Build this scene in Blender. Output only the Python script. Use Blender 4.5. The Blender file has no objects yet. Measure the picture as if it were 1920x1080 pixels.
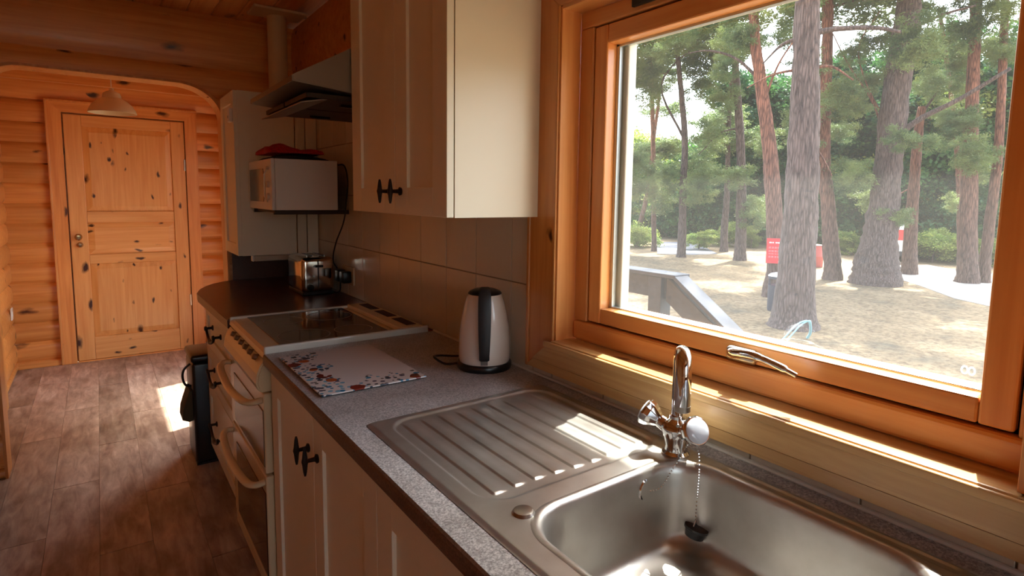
import bpy, bmesh, math, random
import numpy as np
from mathutils import Vector, Matrix
PI = math.pi
rnd = random.Random(7)
SC = bpy.context.scene
COL = SC.collection

# ------------------------------------------------------------------ camera
FPX, PCX, PCY = 1077.0, 960.0, 483.0
YAW, PIT, ROL = 0.62335, 0.10609, 0.01337
CAM = Vector((-1.0, 0.0, 1.415))
_fw = Vector((math.sin(YAW)*math.cos(PIT), math.cos(YAW)*math.cos(PIT), -math.sin(PIT)))
_r = Vector((math.cos(YAW), -math.sin(YAW), 0)); _u = _r.cross(_fw)
_r2 = _r*math.cos(ROL)+_u*math.sin(ROL); _u2 = -_r*math.sin(ROL)+_u*math.cos(ROL)
cd = bpy.data.cameras.new('camera'); co = bpy.data.objects.new('camera', cd); COL.objects.link(co)
M = Matrix(((_r2.x, _u2.x, -_fw.x, CAM.x), (_r2.y, _u2.y, -_fw.y, CAM.y), (_r2.z, _u2.z, -_fw.z, CAM.z), (0, 0, 0, 1)))
co.matrix_world = M
cd.sensor_width = 36; cd.lens = 36*FPX/1920; cd.shift_y = -(540-PCY)/1920; cd.clip_start = .02; cd.clip_end = 400
SC.camera = co
# ------------------------------------------------------------------ light
SUN_AZ, SUN_EL = math.radians(71.7), math.radians(59.5)     # azimuth from +y towards +x
w = bpy.data.worlds.new('world'); SC.world = w; w.use_nodes = True
nt = w.node_tree; nt.nodes.clear()
sky = nt.nodes.new('ShaderNodeTexSky'); sky.sky_type = 'NISHITA'; sky.sun_disc = False
sky.sun_elevation = SUN_EL; sky.sun_rotation = SUN_AZ; sky.air_density = 1.0; sky.dust_density = 4.0; sky.ozone_density = 1.0
bg = nt.nodes.new('ShaderNodeBackground'); bg.inputs[1].default_value = 1.0
hs = nt.nodes.new('ShaderNodeHueSaturation'); hs.inputs['Saturation'].default_value = 0.6
wo = nt.nodes.new('ShaderNodeOutputWorld')
nt.links.new(sky.outputs[0], hs.inputs['Color']); nt.links.new(hs.outputs[0], bg.inputs[0]); nt.links.new(bg.outputs[0], wo.inputs[0])
sd = bpy.data.lights.new('sun', 'SUN'); sd.energy = 15.0; sd.angle = math.radians(0.6); sd.color = (1, .95, .86)
so = bpy.data.objects.new('sun', sd); COL.objects.link(so)
sdir = Vector((math.sin(SUN_AZ)*math.cos(SUN_EL), math.cos(SUN_AZ)*math.cos(SUN_EL), math.sin(SUN_EL)))
so.rotation_euler = sdir.to_track_quat('Z', 'Y').to_euler(); so.location = (8, 3, 20)
SC.view_settings.view_transform = 'Standard'; SC.view_settings.look = 'None'
SC.view_settings.gamma = 1; SC.view_settings.use_curve_mapping = False
SC.view_settings.exposure = 0.6
SC.cycles.max_bounces = 10; SC.cycles.diffuse_bounces = 6; SC.cycles.glossy_bounces = 4
SC.cycles.transparent_max_bounces = 12; SC.cycles.sample_clamp_indirect = 6
SC.cycles.use_denoising = True; SC.cycles.caustics_reflective = True; SC.cycles.blur_glossy = 1.0; SC.cycles.caustics_refractive = False
def portal(loc, rot, sx, sy):
    l = bpy.data.lights.new('portal', 'AREA'); l.shape = 'RECTANGLE'; l.size = sx; l.size_y = sy
    l.cycles.is_portal = True
    o = bpy.data.objects.new('portal', l); COL.objects.link(o); o.location = loc; o.rotation_euler = rot
portal((.14, .66, 1.46), (0, PI/2, 0), .75, .95)        # kitchen window, light towards -x
portal((.16, 4.55, 1.05), (0, PI/2, 0), 2.0, 1.3)        # hall glass door
portal((-1.2, -3.06, 1.5), (PI/2, 0, PI), 1.6, 1.2)     # added unseen window behind, sized for fill light

# ------------------------------------------------------------------ projection helpers (photo pixel -> point)
def ray(px, py): return (px-PCX)/FPX*_r2-(py-PCY)/FPX*_u2+_fw
def onz(px, py, z):
    v = ray(px, py); return CAM+v*((z-CAM.z)/v.z)
def onplane(px, py, base):
    n = Vector((base.x-CAM.x, base.y-CAM.y, 0)); n.normalize(); v = ray(px, py)
    return CAM+v*((base-CAM).dot(n)/v.dot(n))
def depth(p): return (p-CAM).dot(_fw)

# ------------------------------------------------------------------ materials
def nodes(name):
    m = bpy.data.materials.new(name); m.use_nodes = True; nt = m.node_tree
    return m, nt, nt.nodes['Principled BSDF']
def s2l(c):
    return tuple((x/255/12.92 if x/255 <= .04045 else ((x/255+.055)/1.055)**2.4) for x in c)+(1,)
def N(nt, t, **k):
    n = nt.nodes.new('ShaderNode'+t)
    for a, b in k.items():
        if a.startswith('i_'): n.inputs[a[2:].replace('_', ' ')].default_value = b
        else: setattr(n, a, b)
    return n
def ramp(nt, fac, stops, interp='LINEAR'):
    r = N(nt, 'ValToRGB'); r.color_ramp.interpolation = interp
    e = r.color_ramp.elements
    while len(e) < len(stops): e.new(.5)
    for i, (p, c) in enumerate(stops):
        e[i].position = p; e[i].color = c if len(c) == 4 else s2l(c)
    nt.links.new(fac, r.inputs[0]); return r.outputs[0]
def coords(nt, scale, rand=True, kind='Object'):
    tc = N(nt, 'TexCoord'); mp = N(nt, 'Mapping'); mp.inputs['Scale'].default_value = scale
    if rand:
        oi = N(nt, 'ObjectInfo'); ml = N(nt, 'Math', operation='MULTIPLY'); ml.inputs[1].default_value = 53.0
        va = N(nt, 'VectorMath', operation='ADD')
        nt.links.new(oi.outputs['Random'], ml.inputs[0]); nt.links.new(tc.outputs[kind], va.inputs[0]); nt.links.new(ml.outputs[0], va.inputs[1])
        nt.links.new(va.outputs[0], mp.inputs[0])
    else: nt.links.new(tc.outputs[kind], mp.inputs[0])
    return mp.outputs[0]
def bump(nt, b, h, strength, dist=.002):
    bp = N(nt, 'Bump'); bp.inputs['Strength'].default_value = strength; bp.inputs['Distance'].default_value = dist
    nt.links.new(h, bp.inputs['Height']); nt.links.new(bp.outputs[0], b.inputs['Normal'])
def plain(name, c, rough=.5, metal=0., spec=None, coat=0., noise=0.0, ns=60, bmp=0.):
    m, nt, b = nodes(name); b.inputs['Base Color'].default_value = s2l(c)
    b.inputs['Roughness'].default_value = rough; b.inputs['Metallic'].default_value = metal
    if spec is not None: b.inputs['Specular IOR Level'].default_value = spec
    if coat: b.inputs['Coat Weight'].default_value = coat; b.inputs['Coat Roughness'].default_value = .08
    if noise:
        n = N(nt, 'TexNoise', i_Scale=ns, i_Detail=4); nt.links.new(coords(nt, (1, 1, 1)), n.inputs['Vector'])
        c1 = tuple(int(x*(1-noise)) for x in c); c2 = tuple(min(255, int(x*(1+noise))) for x in c)
        nt.links.new(ramp(nt, n.outputs[0], [(.35, c1), (.65, c2)]), b.inputs['Base Color'])
        if bmp: bump(nt, b, n.outputs[0], bmp)
    return m
def wood(name, c1, c2, axis, knots=.5, rough=.35, var=.18, knot_col=(70, 28, 8), kscale=7.0, kr=.2):
    m, nt, b = nodes(name)
    a = {'x': 0, 'y': 1, 'z': 2}[axis]
    sc = [34, 34, 34]; sc[a] = 1.6
    n1 = N(nt, 'TexNoise', i_Scale=1.0, i_Detail=5, i_Roughness=.6, i_Distortion=.6); nt.links.new(coords(nt, sc), n1.inputs['Vector'])
    col = ramp(nt, n1.outputs[0], [(.3, c2), (.72, c1)])
    # per piece tone
    oi = N(nt, 'ObjectInfo'); mr = N(nt, 'MapRange'); mr.inputs['To Min'].default_value = 1-var; mr.inputs['To Max'].default_value = 1+var*.6
    nt.links.new(oi.outputs['Random'], mr.inputs['Value'])
    hv = N(nt, 'HueSaturation'); nt.links.new(mr.outputs[0], hv.inputs['Value']); nt.links.new(col, hv.inputs['Color']); out = hv.outputs[0]
    if knots:
        ks = [kscale*1.6]*3; ks[a] = kscale*.75
        v = N(nt, 'TexVoronoi', i_Scale=1.0); cc = coords(nt, ks)
        wn = N(nt, 'TexNoise', i_Scale=1.7, i_Detail=3); nt.links.new(cc, wn.inputs['Vector'])
        wv_ = N(nt, 'VectorMath', operation='SCALE'); wv_.inputs['Scale'].default_value = .55; nt.links.new(wn.outputs['Color'], wv_.inputs[0])
        wa = N(nt, 'VectorMath', operation='ADD'); nt.links.new(cc, wa.inputs[0]); nt.links.new(wv_.outputs[0], wa.inputs[1]); nt.links.new(wa.outputs[0], v.inputs['Vector'])
        sp = N(nt, 'SeparateColor'); nt.links.new(v.outputs['Color'], sp.inputs[0])
        gt = N(nt, 'Math', operation='GREATER_THAN'); gt.inputs[1].default_value = 1-knots*.5; nt.links.new(sp.outputs[0], gt.inputs[0])
        dm = N(nt, 'Math', operation='MULTIPLY_ADD'); dm.inputs[1].default_value = 1.0; dm.inputs[2].default_value = .55; nt.links.new(sp.outputs[1], dm.inputs[0])
        dd = N(nt, 'Math', operation='MULTIPLY'); nt.links.new(v.outputs['Distance'], dd.inputs[0]); nt.links.new(dm.outputs[0], dd.inputs[1])
        rr = ramp(nt, dd.outputs[0], [(kr*.55, (255, 255, 255)), (kr*1.25, (0, 0, 0))])
        mu = N(nt, 'Math', operation='MULTIPLY'); nt.links.new(rr, mu.inputs[0]); nt.links.new(gt.outputs[0], mu.inputs[1])
        mx = N(nt, 'Mix', data_type='RGBA'); nt.links.new(mu.outputs[0], mx.inputs['Factor']); nt.links.new(out, mx.inputs['A']); mx.inputs['B'].default_value = s2l(knot_col)
        out = mx.outputs['Result']
    nt.links.new(out, b.inputs['Base Color']); b.inputs['Roughness'].default_value = rough
    b.inputs['Coat Weight'].default_value = .35; b.inputs['Coat Roughness'].default_value = .22
    bump(nt, b, n1.outputs[0], .25, .001)
    return m
ORG, ORD = (230, 164, 92), (204, 128, 60)
WX = wood('varnished_pine_x', ORG, ORD, 'x'); WY = wood('varnished_pine_y', ORG, ORD, 'y'); WZ = wood('varnished_pine_z', ORG, ORD, 'z', knots=.6)
FY = wood('window_pine_y', (232, 168, 100), (212, 138, 72), 'y', knots=.12, kscale=5, kr=.07)
FZ = wood('window_pine_z', (232, 168, 100), (212, 138, 72), 'z', knots=.12, kscale=5, kr=.07)
TY = wood('casing_pine_lit_y', (218, 180, 122), (176, 130, 74), 'y', knots=.7, kscale=7, kr=.16, knot_col=(96, 62, 34), var=.05)  # sill and bottom casing: light falling on them put into a paler colour
TZ = wood('casing_pine_z', (216, 150, 78), (188, 112, 48), 'z', knots=.35, kscale=5, kr=.08)
DZ = wood('door_pine_z', (236, 178, 108), (218, 150, 80), 'z', knots=1.4, kscale=8.5, kr=.185, knot_col=(60, 22, 6), var=.06)
DX = wood('door_pine_x', (236, 178, 108), (218, 150, 80), 'x', knots=1.2, kscale=8.5, kr=.185, knot_col=(60, 22, 6), var=.06)
KX, KY = WX, WY
CREAM = plain('cream_paint', (234, 225, 200), .38)
WHITE = plain('white_plastic', (232, 230, 224), .3)
CREAMP = plain('cream_enamel', (226, 208, 168), .25, coat=.4)
DARKM = plain('dark_iron', (42, 32, 28), .45, metal=.6, noise=.2, ns=80)
BLACK = plain('black_plastic', (18, 18, 20), .28)
CHROME = plain('chrome', (225, 228, 232), .07, metal=1)
STEEL2 = plain('satin_steel', (176, 172, 164), .3, metal=1)
HOODG = plain('hood_grey', (150, 142, 130), .4, metal=.7)
BLK = plain('black_gap', (14, 10, 8), .8)
def m_steel():
    m, nt, b = nodes('brushed_steel'); b.inputs['Metallic'].default_value = .86
    b.inputs['Base Color'].default_value = s2l((186, 182, 174))
    n = N(nt, 'TexNoise', i_Scale=1, i_Detail=3); nt.links.new(coords(nt, (260, 8, 260), False), n.inputs['Vector'])
    n2 = N(nt, 'TexNoise', i_Scale=14, i_Detail=5); nt.links.new(coords(nt, (1, 1, 1), False), n2.inputs['Vector'])
    nt.links.new(ramp(nt, n2.outputs[0], [(.3, (.295, .295, .295, 1)), (.7, (.35, .35, .35, 1))]), b.inputs['Roughness'])
    nt.links.new(ramp(nt, n2.outputs[0], [(.3, (178, 173, 166)), (.7, (196, 193, 187))]), b.inputs['Base Color'])
    bump(nt, b, n.outputs[0], .12, .0006); return m
STEEL = m_steel()
def m_worktop(name, a, bb, r):
    m, nt, b = nodes(name)
    n = N(nt, 'TexNoise', i_Scale=260, i_Detail=3, i_Roughness=.7); nt.links.new(coords(nt, (1, 1, 1), False), n.inputs['Vector'])
    n2 = N(nt, 'TexNoise', i_Scale=9, i_Detail=5); nt.links.new(coords(nt, (1, 1, 1), False), n2.inputs['Vector'])
    c = ramp(nt, n.outputs[0], [(.36, a), (.5, tuple((x+y)//2 for x, y in zip(a, bb))), (.62, bb)])
    mx = N(nt, 'Mix', data_type='RGBA', blend_type='MULTIPLY'); mx.inputs['Factor'].default_value = .5
    nt.links.new(c, mx.inputs['A']); nt.links.new(ramp(nt, n2.outputs[0], [(.35, (215, 210, 205)), (.6, (255, 255, 255))]), mx.inputs['B'])
    nt.links.new(mx.outputs['Result'], b.inputs['Base Color']); b.inputs['Roughness'].default_value = r
    bump(nt, b, n.outputs[0], .15, .0006); return m
WORK = m_worktop('grey_speckled_laminate', (122, 117, 114), (200, 195, 192), .32)
WORKD = m_worktop('brown_laminate', (70, 40, 28), (98, 58, 42), .3)
def m_tile():
    m, nt, b = nodes('glazed_tile')
    oi = N(nt, 'ObjectInfo')
    nt.links.new(ramp(nt, oi.outputs['Random'], [(0, (208, 196, 176)), (1, (222, 212, 194))]), b.inputs['Base Color'])
    n = N(nt, 'TexNoise', i_Scale=1, i_Detail=2); nt.links.new(coords(nt, (14, 26, 7)), n.inputs['Vector'])
    b.inputs['Roughness'].default_value = .16; bump(nt, b, n.outputs[0], .35, .004); return m
TILE = m_tile(); GROUT = plain('grout', (150, 136, 118), .8)
def m_floor():
    m, nt, b = nodes('vinyl_plank')
    n = N(nt, 'TexNoise', i_Scale=1, i_Detail=6, i_Roughness=.62, i_Distortion=.5); nt.links.new(coords(nt, (26, 5, 26)), n.inputs['Vector'])
    n2 = N(nt, 'TexNoise', i_Scale=6, i_Detail=4); nt.links.new(coords(nt, (1, .6, 1)), n2.inputs['Vector'])
    c = ramp(nt, n.outputs[0], [(.28, (148, 122, 108)), (.5, (192, 168, 150)), (.74, (226, 208, 192))])
    oi = N(nt, 'ObjectInfo'); mr = N(nt, 'MapRange'); mr.inputs['To Min'].default_value = .72; mr.inputs['To Max'].default_value = 1.12
    nt.links.new(oi.outputs['Random'], mr.inputs['Value'])
    hv = N(nt, 'HueSaturation'); nt.links.new(mr.outputs[0], hv.inputs['Value']); nt.links.new(c, hv.inputs['Color'])
    mx = N(nt, 'Mix', data_type='RGBA', blend_type='MULTIPLY'); mx.inputs['Factor'].default_value = .7
    nt.links.new(hv.outputs[0], mx.inputs['A']); nt.links.new(ramp(nt, n2.outputs[0], [(.35, (170, 158, 150)), (.62, (255, 255, 255))]), mx.inputs['B'])
    nt.links.new(mx.outputs['Result'], b.inputs['Base Color']); b.inputs['Roughness'].default_value = .34
    bump(nt, b, n.outputs[0], .2, .001); return m
FLOOR = m_floor()
def m_glass(name, dust=.06, gloss=.05):
    m, nt, b = nodes(name); nt.nodes.remove(b); out = nt.nodes['Material Output']
    t = N(nt, 'BsdfTransparent'); t.inputs[0].default_value = (.98, 1, .99, 1)
    d = N(nt, 'BsdfTranslucent'); d.inputs[0].default_value = (.9, .92, .9, 1)
    g = N(nt, 'BsdfGlossy'); g.inputs['Roughness'].default_value = .02
    n = N(nt, 'TexNoise', i_Scale=3, i_Detail=6); nt.links.new(coords(nt, (1, 1, 1), False), n.inputs['Vector'])
    mr = N(nt, 'MapRange'); mr.inputs['From Min'].default_value = .3; mr.inputs['From Max'].default_value = .7
    mr.inputs['To Min'].default_value = dust*.85; mr.inputs['To Max'].default_value = dust*1.15
    nt.links.new(n.outputs[0], mr.inputs['Value'])
    x = N(nt, 'MixShader'); nt.links.new(mr.outputs[0], x.inputs[0]); nt.links.new(t.outputs[0], x.inputs[1]); nt.links.new(d.outputs[0], x.inputs[2])
    y = N(nt, 'MixShader'); y.inputs[0].default_value = gloss; nt.links.new(x.outputs[0], y.inputs[1]); nt.links.new(g.outputs[0], y.inputs[2])
    nt.links.new(y.outputs[0], out.inputs[0]); return m
GLASS = m_glass('dusty_glass', .014); GLASS2 = m_glass('clear_glass', .01)
DGLASS = plain('dark_oven_glass', (40, 28, 22), .06, spec=.9)
HOBG = plain('hob_glass', (92, 72, 54), .07, spec=.8, noise=.12, ns=6)
def m_leaf(name, a, bb, trans=.4):
    m, nt, b = nodes(name); out = nt.nodes['Material Output']
    n = N(nt, 'TexNoise', i_Scale=.9, i_Detail=3); tc = N(nt, 'NewGeometry'); nt.links.new(tc.outputs['Position'], n.inputs['Vector'])
    c = ramp(nt, n.outputs[0], [(.35, a), (.65, bb)])
    nt.links.new(c, b.inputs['Base Color']); b.inputs['Roughness'].default_value = .6
    t = N(nt, 'BsdfTranslucent'); nt.links.new(c, t.inputs[0])
    x = N(nt, 'MixShader'); x.inputs[0].default_value = trans
    nt.links.new(b.outputs[0], x.inputs[1]); nt.links.new(t.outputs[0], x.inputs[2]); nt.links.new(x.outputs[0], out.inputs[0]); return m
PINEL = m_leaf('pine_needles', (80, 104, 64), (128, 142, 82), .35)
BROADL = m_leaf('dark_leaves', (34, 76, 48), (76, 116, 54), .4)
BRIGHTL = m_leaf('bright_leaves', (108, 134, 58), (156, 164, 84), .5)
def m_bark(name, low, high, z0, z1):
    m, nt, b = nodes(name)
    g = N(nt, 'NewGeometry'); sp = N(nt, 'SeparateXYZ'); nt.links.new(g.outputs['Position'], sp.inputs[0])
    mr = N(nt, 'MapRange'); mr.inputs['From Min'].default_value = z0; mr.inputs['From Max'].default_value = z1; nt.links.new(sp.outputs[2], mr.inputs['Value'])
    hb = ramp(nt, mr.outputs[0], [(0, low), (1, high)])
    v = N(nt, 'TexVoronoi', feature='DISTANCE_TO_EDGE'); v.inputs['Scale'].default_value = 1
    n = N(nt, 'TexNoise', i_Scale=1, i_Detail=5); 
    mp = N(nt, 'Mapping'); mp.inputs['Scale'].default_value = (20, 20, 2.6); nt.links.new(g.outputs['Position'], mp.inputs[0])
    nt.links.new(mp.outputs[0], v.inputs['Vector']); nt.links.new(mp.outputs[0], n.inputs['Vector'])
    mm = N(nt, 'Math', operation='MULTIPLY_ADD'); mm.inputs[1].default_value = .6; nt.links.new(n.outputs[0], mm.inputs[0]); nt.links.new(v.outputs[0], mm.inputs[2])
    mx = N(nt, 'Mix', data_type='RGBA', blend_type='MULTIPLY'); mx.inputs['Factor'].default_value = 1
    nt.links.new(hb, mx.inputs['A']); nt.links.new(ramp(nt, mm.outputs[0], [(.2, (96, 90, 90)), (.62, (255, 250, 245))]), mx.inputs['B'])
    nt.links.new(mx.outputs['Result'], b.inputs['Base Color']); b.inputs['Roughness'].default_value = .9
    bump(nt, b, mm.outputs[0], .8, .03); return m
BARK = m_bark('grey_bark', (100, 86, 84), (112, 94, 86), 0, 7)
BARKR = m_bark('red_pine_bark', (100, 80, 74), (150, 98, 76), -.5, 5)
def m_ground():
    m, nt, b = nodes('dry_grass')
    g = N(nt, 'NewGeometry')
    n = N(nt, 'TexNoise', i_Scale=.8, i_Detail=8, i_Roughness=.65); nt.links.new(g.outputs['Position'], n.inputs['Vector'])
    n2 = N(nt, 'TexNoise', i_Scale=9, i_Detail=8, i_Roughness=.75); nt.links.new(g.outputs['Position'], n2.inputs['Vector'])
    c = ramp(nt, n.outputs[0], [(.3, (88, 82, 66)), (.48, (130, 110, 82)), (.7, (150, 132, 104))])
    mx = N(nt, 'Mix', data_type='RGBA', blend_type='MULTIPLY'); mx.inputs['Factor'].default_value = .8
    nt.links.new(c, mx.inputs['A']); nt.links.new(ramp(nt, n2.outputs[0], [(.36, (110, 100, 88)), (.56, (255, 255, 255))]), mx.inputs['B'])
    nt.links.new(mx.outputs['Result'], b.inputs['Base Color']); b.inputs['Roughness'].default_value = .95
    bump(nt, b, n2.outputs[0], .6, .06); return m
GROUND = m_ground(); PATH = plain('pale_concrete', (160, 156, 150), .9, noise=.05, ns=3); ROAD = plain('grey_asphalt', (108, 110, 120), .9, noise=.06, ns=2)

# ------------------------------------------------------------------ mesh helpers
OFF = {}
def offs(p): return OFF.get(p.name, Vector((0, 0, 0))) if p else Vector((0, 0, 0))
def box(bm, x0, x1, y0, y1, z0, z1, bev=0., seg=2):
    x0, x1 = min(x0, x1), max(x0, x1); y0, y1 = min(y0, y1), max(y0, y1); z0, z1 = min(z0, z1), max(z0, z1)
    vs = [bm.verts.new((x, y, z)) for x in (x0, x1) for y in (y0, y1) for z in (z0, z1)]
    fs = [bm.faces.new([vs[i] for i in f]) for f in ((0, 1, 3, 2), (4, 6, 7, 5), (0, 4, 5, 1), (2, 3, 7, 6), (0, 2, 6, 4), (1, 5, 7, 3))]
    if bev: 
        es = list({e for f in fs for e in f.edges})
        bmesh.ops.bevel(bm, geom=es, offset=bev, segments=seg, affect='EDGES', profile=.5)
    return bm
def B(*a, **k):
    bm = bmesh.new(); box(bm, *a, **k); return bm
def boxes(lst, bev=0):
    bm = bmesh.new()
    for a in lst: box(bm, *a, bev=bev)
    return bm
def prism(bm, pts, axis, a, b, bev=0.):
    """polygon pts (2D) extruded along axis between a and b; the 2D coords are the other two axes in order"""
    def P(u, v, t): return {'x': (t, u, v), 'y': (u, t, v), 'z': (u, v, t)}[axis]
    va = [bm.verts.new(P(u, v, a)) for u, v in pts]; vb = [bm.verts.new(P(u, v, b)) for u, v in pts]
    n = len(pts); fa = bm.faces.new(va); fb = bm.faces.new(vb[::-1]); fs = [fa, fb]
    for i in range(n): fs.append(bm.faces.new((va[i], vb[i], vb[(i+1) % n], va[(i+1) % n])))
    if bev:
        es = list(set(fa.edges) | set(fb.edges)); bmesh.ops.bevel(bm, geom=es, offset=bev, segments=2, affect='EDGES')
    return bm
def tube(bm, pts, rad, n=12, cap=True, flat=1.0):
    pts = [Vector(p) for p in pts]
    if not hasattr(rad, '__len__'): rad = [rad]*len(pts)
    t0 = (pts[1]-pts[0]).normalized(); ref = Vector((0, 0, 1)) if abs(t0.z) < .9 else Vector((1, 0, 0))
    u = t0.cross(ref).normalized(); rings = []
    for i, p in enumerate(pts):
        t = (pts[min(i+1, len(pts)-1)]-pts[max(i-1, 0)]).normalized()
        u = (u-t*u.dot(t)).normalized(); v = t.cross(u)
        rings.append([bm.verts.new(p+(u*math.cos(a)+v*flat*math.sin(a))*rad[i]) for a in [2*PI*k/n for k in range(n)]])
    for i in range(len(rings)-1):
        for k in range(n): bm.faces.new((rings[i][k], rings[i][(k+1) % n], rings[i+1][(k+1) % n], rings[i+1][k]))
    if cap: bm.faces.new(rings[0][::-1]); bm.faces.new(rings[-1])
    return bm
def T(pts, rad, n=12, **k): return tube(bmesh.new(), pts, rad, n, **k)
def lathe(bm, prof, c, n=40, axis=Vector((0, 0, 1))):
    q = Vector((0, 0, 1)).rotation_difference(Vector(axis).normalized()); c = Vector(c); rings = []
    for r, z in prof:
        if r < 1e-5: rings.append([bm.verts.new(c+q@Vector((0, 0, z)))])
        else: rings.append([bm.verts.new(c+q@Vector((r*math.cos(2*PI*k/n), r*math.sin(2*PI*k/n), z))) for k in range(n)])
    for a, b in zip(rings, rings[1:]):
        for k in range(n):
            k2 = (k+1) % n
            if len(a) == 1 and len(b) == 1: continue
            if len(a) == 1: bm.faces.new((a[0], b[k2], b[k]))
            elif len(b) == 1: bm.faces.new((a[k], a[k2], b[0]))
            else: bm.faces.new((a[k], a[k2], b[k2], b[k]))
    return bm
def LA(prof, c, n=40, axis=(0, 0, 1)): return lathe(bmesh.new(), prof, c, n, axis)
def smooth_curve(pts, n=8):
    pts = [Vector(p) for p in pts]; out = []
    P = [pts[0]*2-pts[1]]+pts+[pts[-1]*2-pts[-2]]
    for i in range(1, len(P)-2):
        for k in range(n):
            t = k/n; a, b, c, d = P[i-1:i+3]
            out.append(.5*((2*b)+(c-a)*t+(2*a-5*b+4*c-d)*t*t+(3*b-a-3*c+d)*t**3))
    out.append(pts[-1]); return out
def obj(name, bm, m, parent=None, smooth=False, label=None, kind=None, auto=True):
    o_ = offs(parent)
    if isinstance(bm, bpy.types.Mesh): me = bm
    else:
        bmesh.ops.recalc_face_normals(bm, faces=bm.faces[:])
        if o_.length: bmesh.ops.translate(bm, verts=bm.verts[:], vec=-o_)
        me = bpy.data.meshes.new(name); bm.to_mesh(me); bm.free()
        for p in me.polygons: p.use_smooth = smooth
        if smooth and auto:
            try: me.set_sharp_from_angle(angle=math.radians(38))
            except Exception: pass
    if m and not me.materials: me.materials.append(m)
    o = bpy.data.objects.new(name, me); COL.objects.link(o)
    if parent: o.parent = parent; OFF[o.name] = o_.copy()
    if label: o['label'] = label
    if kind: o['kind'] = kind
    return o
def tag(o, label, cat, group=None, kind=None):
    if label: o['label'] = label
    if cat: o['category'] = cat
    if group: o['group'] = group
    if kind: o['kind'] = kind
    return o
def thing(name, loc, label, cat, group=None):
    o = bpy.data.objects.new(name, None); COL.objects.link(o); o.location = loc; o.empty_display_size = .05
    OFF[o.name] = Vector(loc); return tag(o, label, cat, group)
def struct(name, bm, m): return obj(name, bm, m, kind='structure')
def copy_at(o, loc, parent=None, rot=None, scale=None):
    c = o.copy(); COL.objects.link(c); c.location = loc
    if parent: c.parent = parent
    if rot: c.rotation_euler = rot
    if scale: c.scale = scale
    return c

# ================================================================== THE SETTING
CEIL = 2.385
# floor: vinyl planks over a slab
fl = struct('floor', B(-3.2, 0.0, -3.0, 5.87, -.03, -.004), GROUT)
pbm = B(0, .178, 0, 1.196, -.004, 0, bev=0); pl0 = None
for i in range(18):
    for j in range(-1, 8):
        y0 = -3.0+j*1.2+(i*.47 % 1.2); y1 = y0+1.196
        if y1 > 5.87 or y0 < -3.0 or i*.178-3.2+.178 > 0.001: 
            ya, yb = max(y0, -3.0), min(y1, 5.87); xe = min(-3.2+i*.178+.1765, 0)
            if yb-ya > .05 and xe-(-3.2+i*.178) > .02: obj('plank', B(-3.2+i*.178, xe, ya, yb, -.004, 0), FLOOR, fl)
            continue
        if pl0 is None: pl0 = obj('plank', B(0, .1765, 0, 1.196, -.004, 0), FLOOR, fl); pl0.location = (-3.2+i*.178, y0, 0)
        else: copy_at(pl0, (-3.2+i*.178, y0, 0), fl)
# ceiling boards running along y
ce = struct('ceiling', B(-3.2, .12, -3.0, 5.87, CEIL+.02, CEIL+.08), WY)
c0 = None
for i in range(27):
    x = -3.2+i*.12
    if x+.118 > 0: break
    if c0 is None:
        bm = bmesh.new(); prism(bm, [(0, .02), (0, .006), (.006, 0), (.112, 0), (.118, .006), (.118, .02)], 'y', -3.0, 3.65); c0 = obj('ceiling_board', bm, KY, ce); c0.location = (x, 0, CEIL)
    else: copy_at(c0, (x, 0, CEIL), ce)
ch = obj('ceiling_board', B(-1.6, 0, 3.77, 5.87, CEIL, CEIL+.02), KY, ce)
# log courses
ZC = [0]+[.05+.1576*k for k in range(0, 15)]; ZC[-1] = CEIL
BUL = .026
def log_face(x0, x1, z0, z1, low=None, nz=9, nx=1, top=BUL):
    """front (facing -y) of one log course, closed to a thin solid; low(x) cuts its underside"""
    bm = bmesh.new(); g = []; xs = [x0+(x1-x0)*i/nx for i in range(nx+1)]
    for x in xs:
        zl = max(z0, low(x)) if low else z0; row = []
        for k in range(nz):
            z = zl+(z1-zl)*k/(nz-1) if zl < z1 else z1
            u = (z-(z0+z1)/2)/((z1-z0)/2); d = top*math.sqrt(max(0, 1-(abs(u)*.985)**2.6)); row.append(bm.verts.new((x, -d, z)))
        row.append(bm.verts.new((x, .012, z1))); row.append(bm.verts.new((x, .012, zl if zl < z1 else z1))); g.append(row)
    for a, b in zip(g, g[1:]):
        for k in range(len(a)): 
            k2 = (k+1) % len(a); bm.faces.new((a[k], a[k2], b[k2], b[k]))
    bm.faces.new(g[0]); bm.faces.new(g[-1][::-1]); bmesh.ops.remove_doubles(bm, verts=bm.verts[:], dist=1e-5)
    return bm
def log_run(parent, m, loc, rotz, length, courses, notch=None):
    """log pieces along a wall; loc = start at floor level"""
    for a, b in courses:
        l = obj('log', log_face(0, length, a, b), m, parent, smooth=True); l.location = loc; l.rotation_euler = (0, 0, rotz)
CR = list(zip(ZC, ZC[1:]))
wf = struct('wall_far', B(-1.72, .12, 5.885, 5.98, 0, CEIL), WX)
log_run(wf, WX, (-1.6, 5.875, 0), 0, .30, [c for c in CR if c[1] < 2.10])
log_run(wf, WX, (-.262, 5.875, 0), 0, .262, [c for c in CR if c[1] < 2.10])
log_run(wf, WX, (-1.6, 5.875, 0), 0, 1.6, [(max(c[0], 2.118), c[1]) for c in CR if c[1] > 2.10])
wl = struct('wall_left', boxes([(-2.6, -2.5, -3.0, 3.65, 0, CEIL), (-1.72, -1.612, 3.77, 5.885, 0, CEIL)]), WY)
log_run(wl, WY, (-1.602, 4.86, 0), PI/2, 1.0, CR)           # hall side faces +x
log_run(wl, WY, (-2.5, -3.0, 0), PI/2, 6.65, CR)
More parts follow.
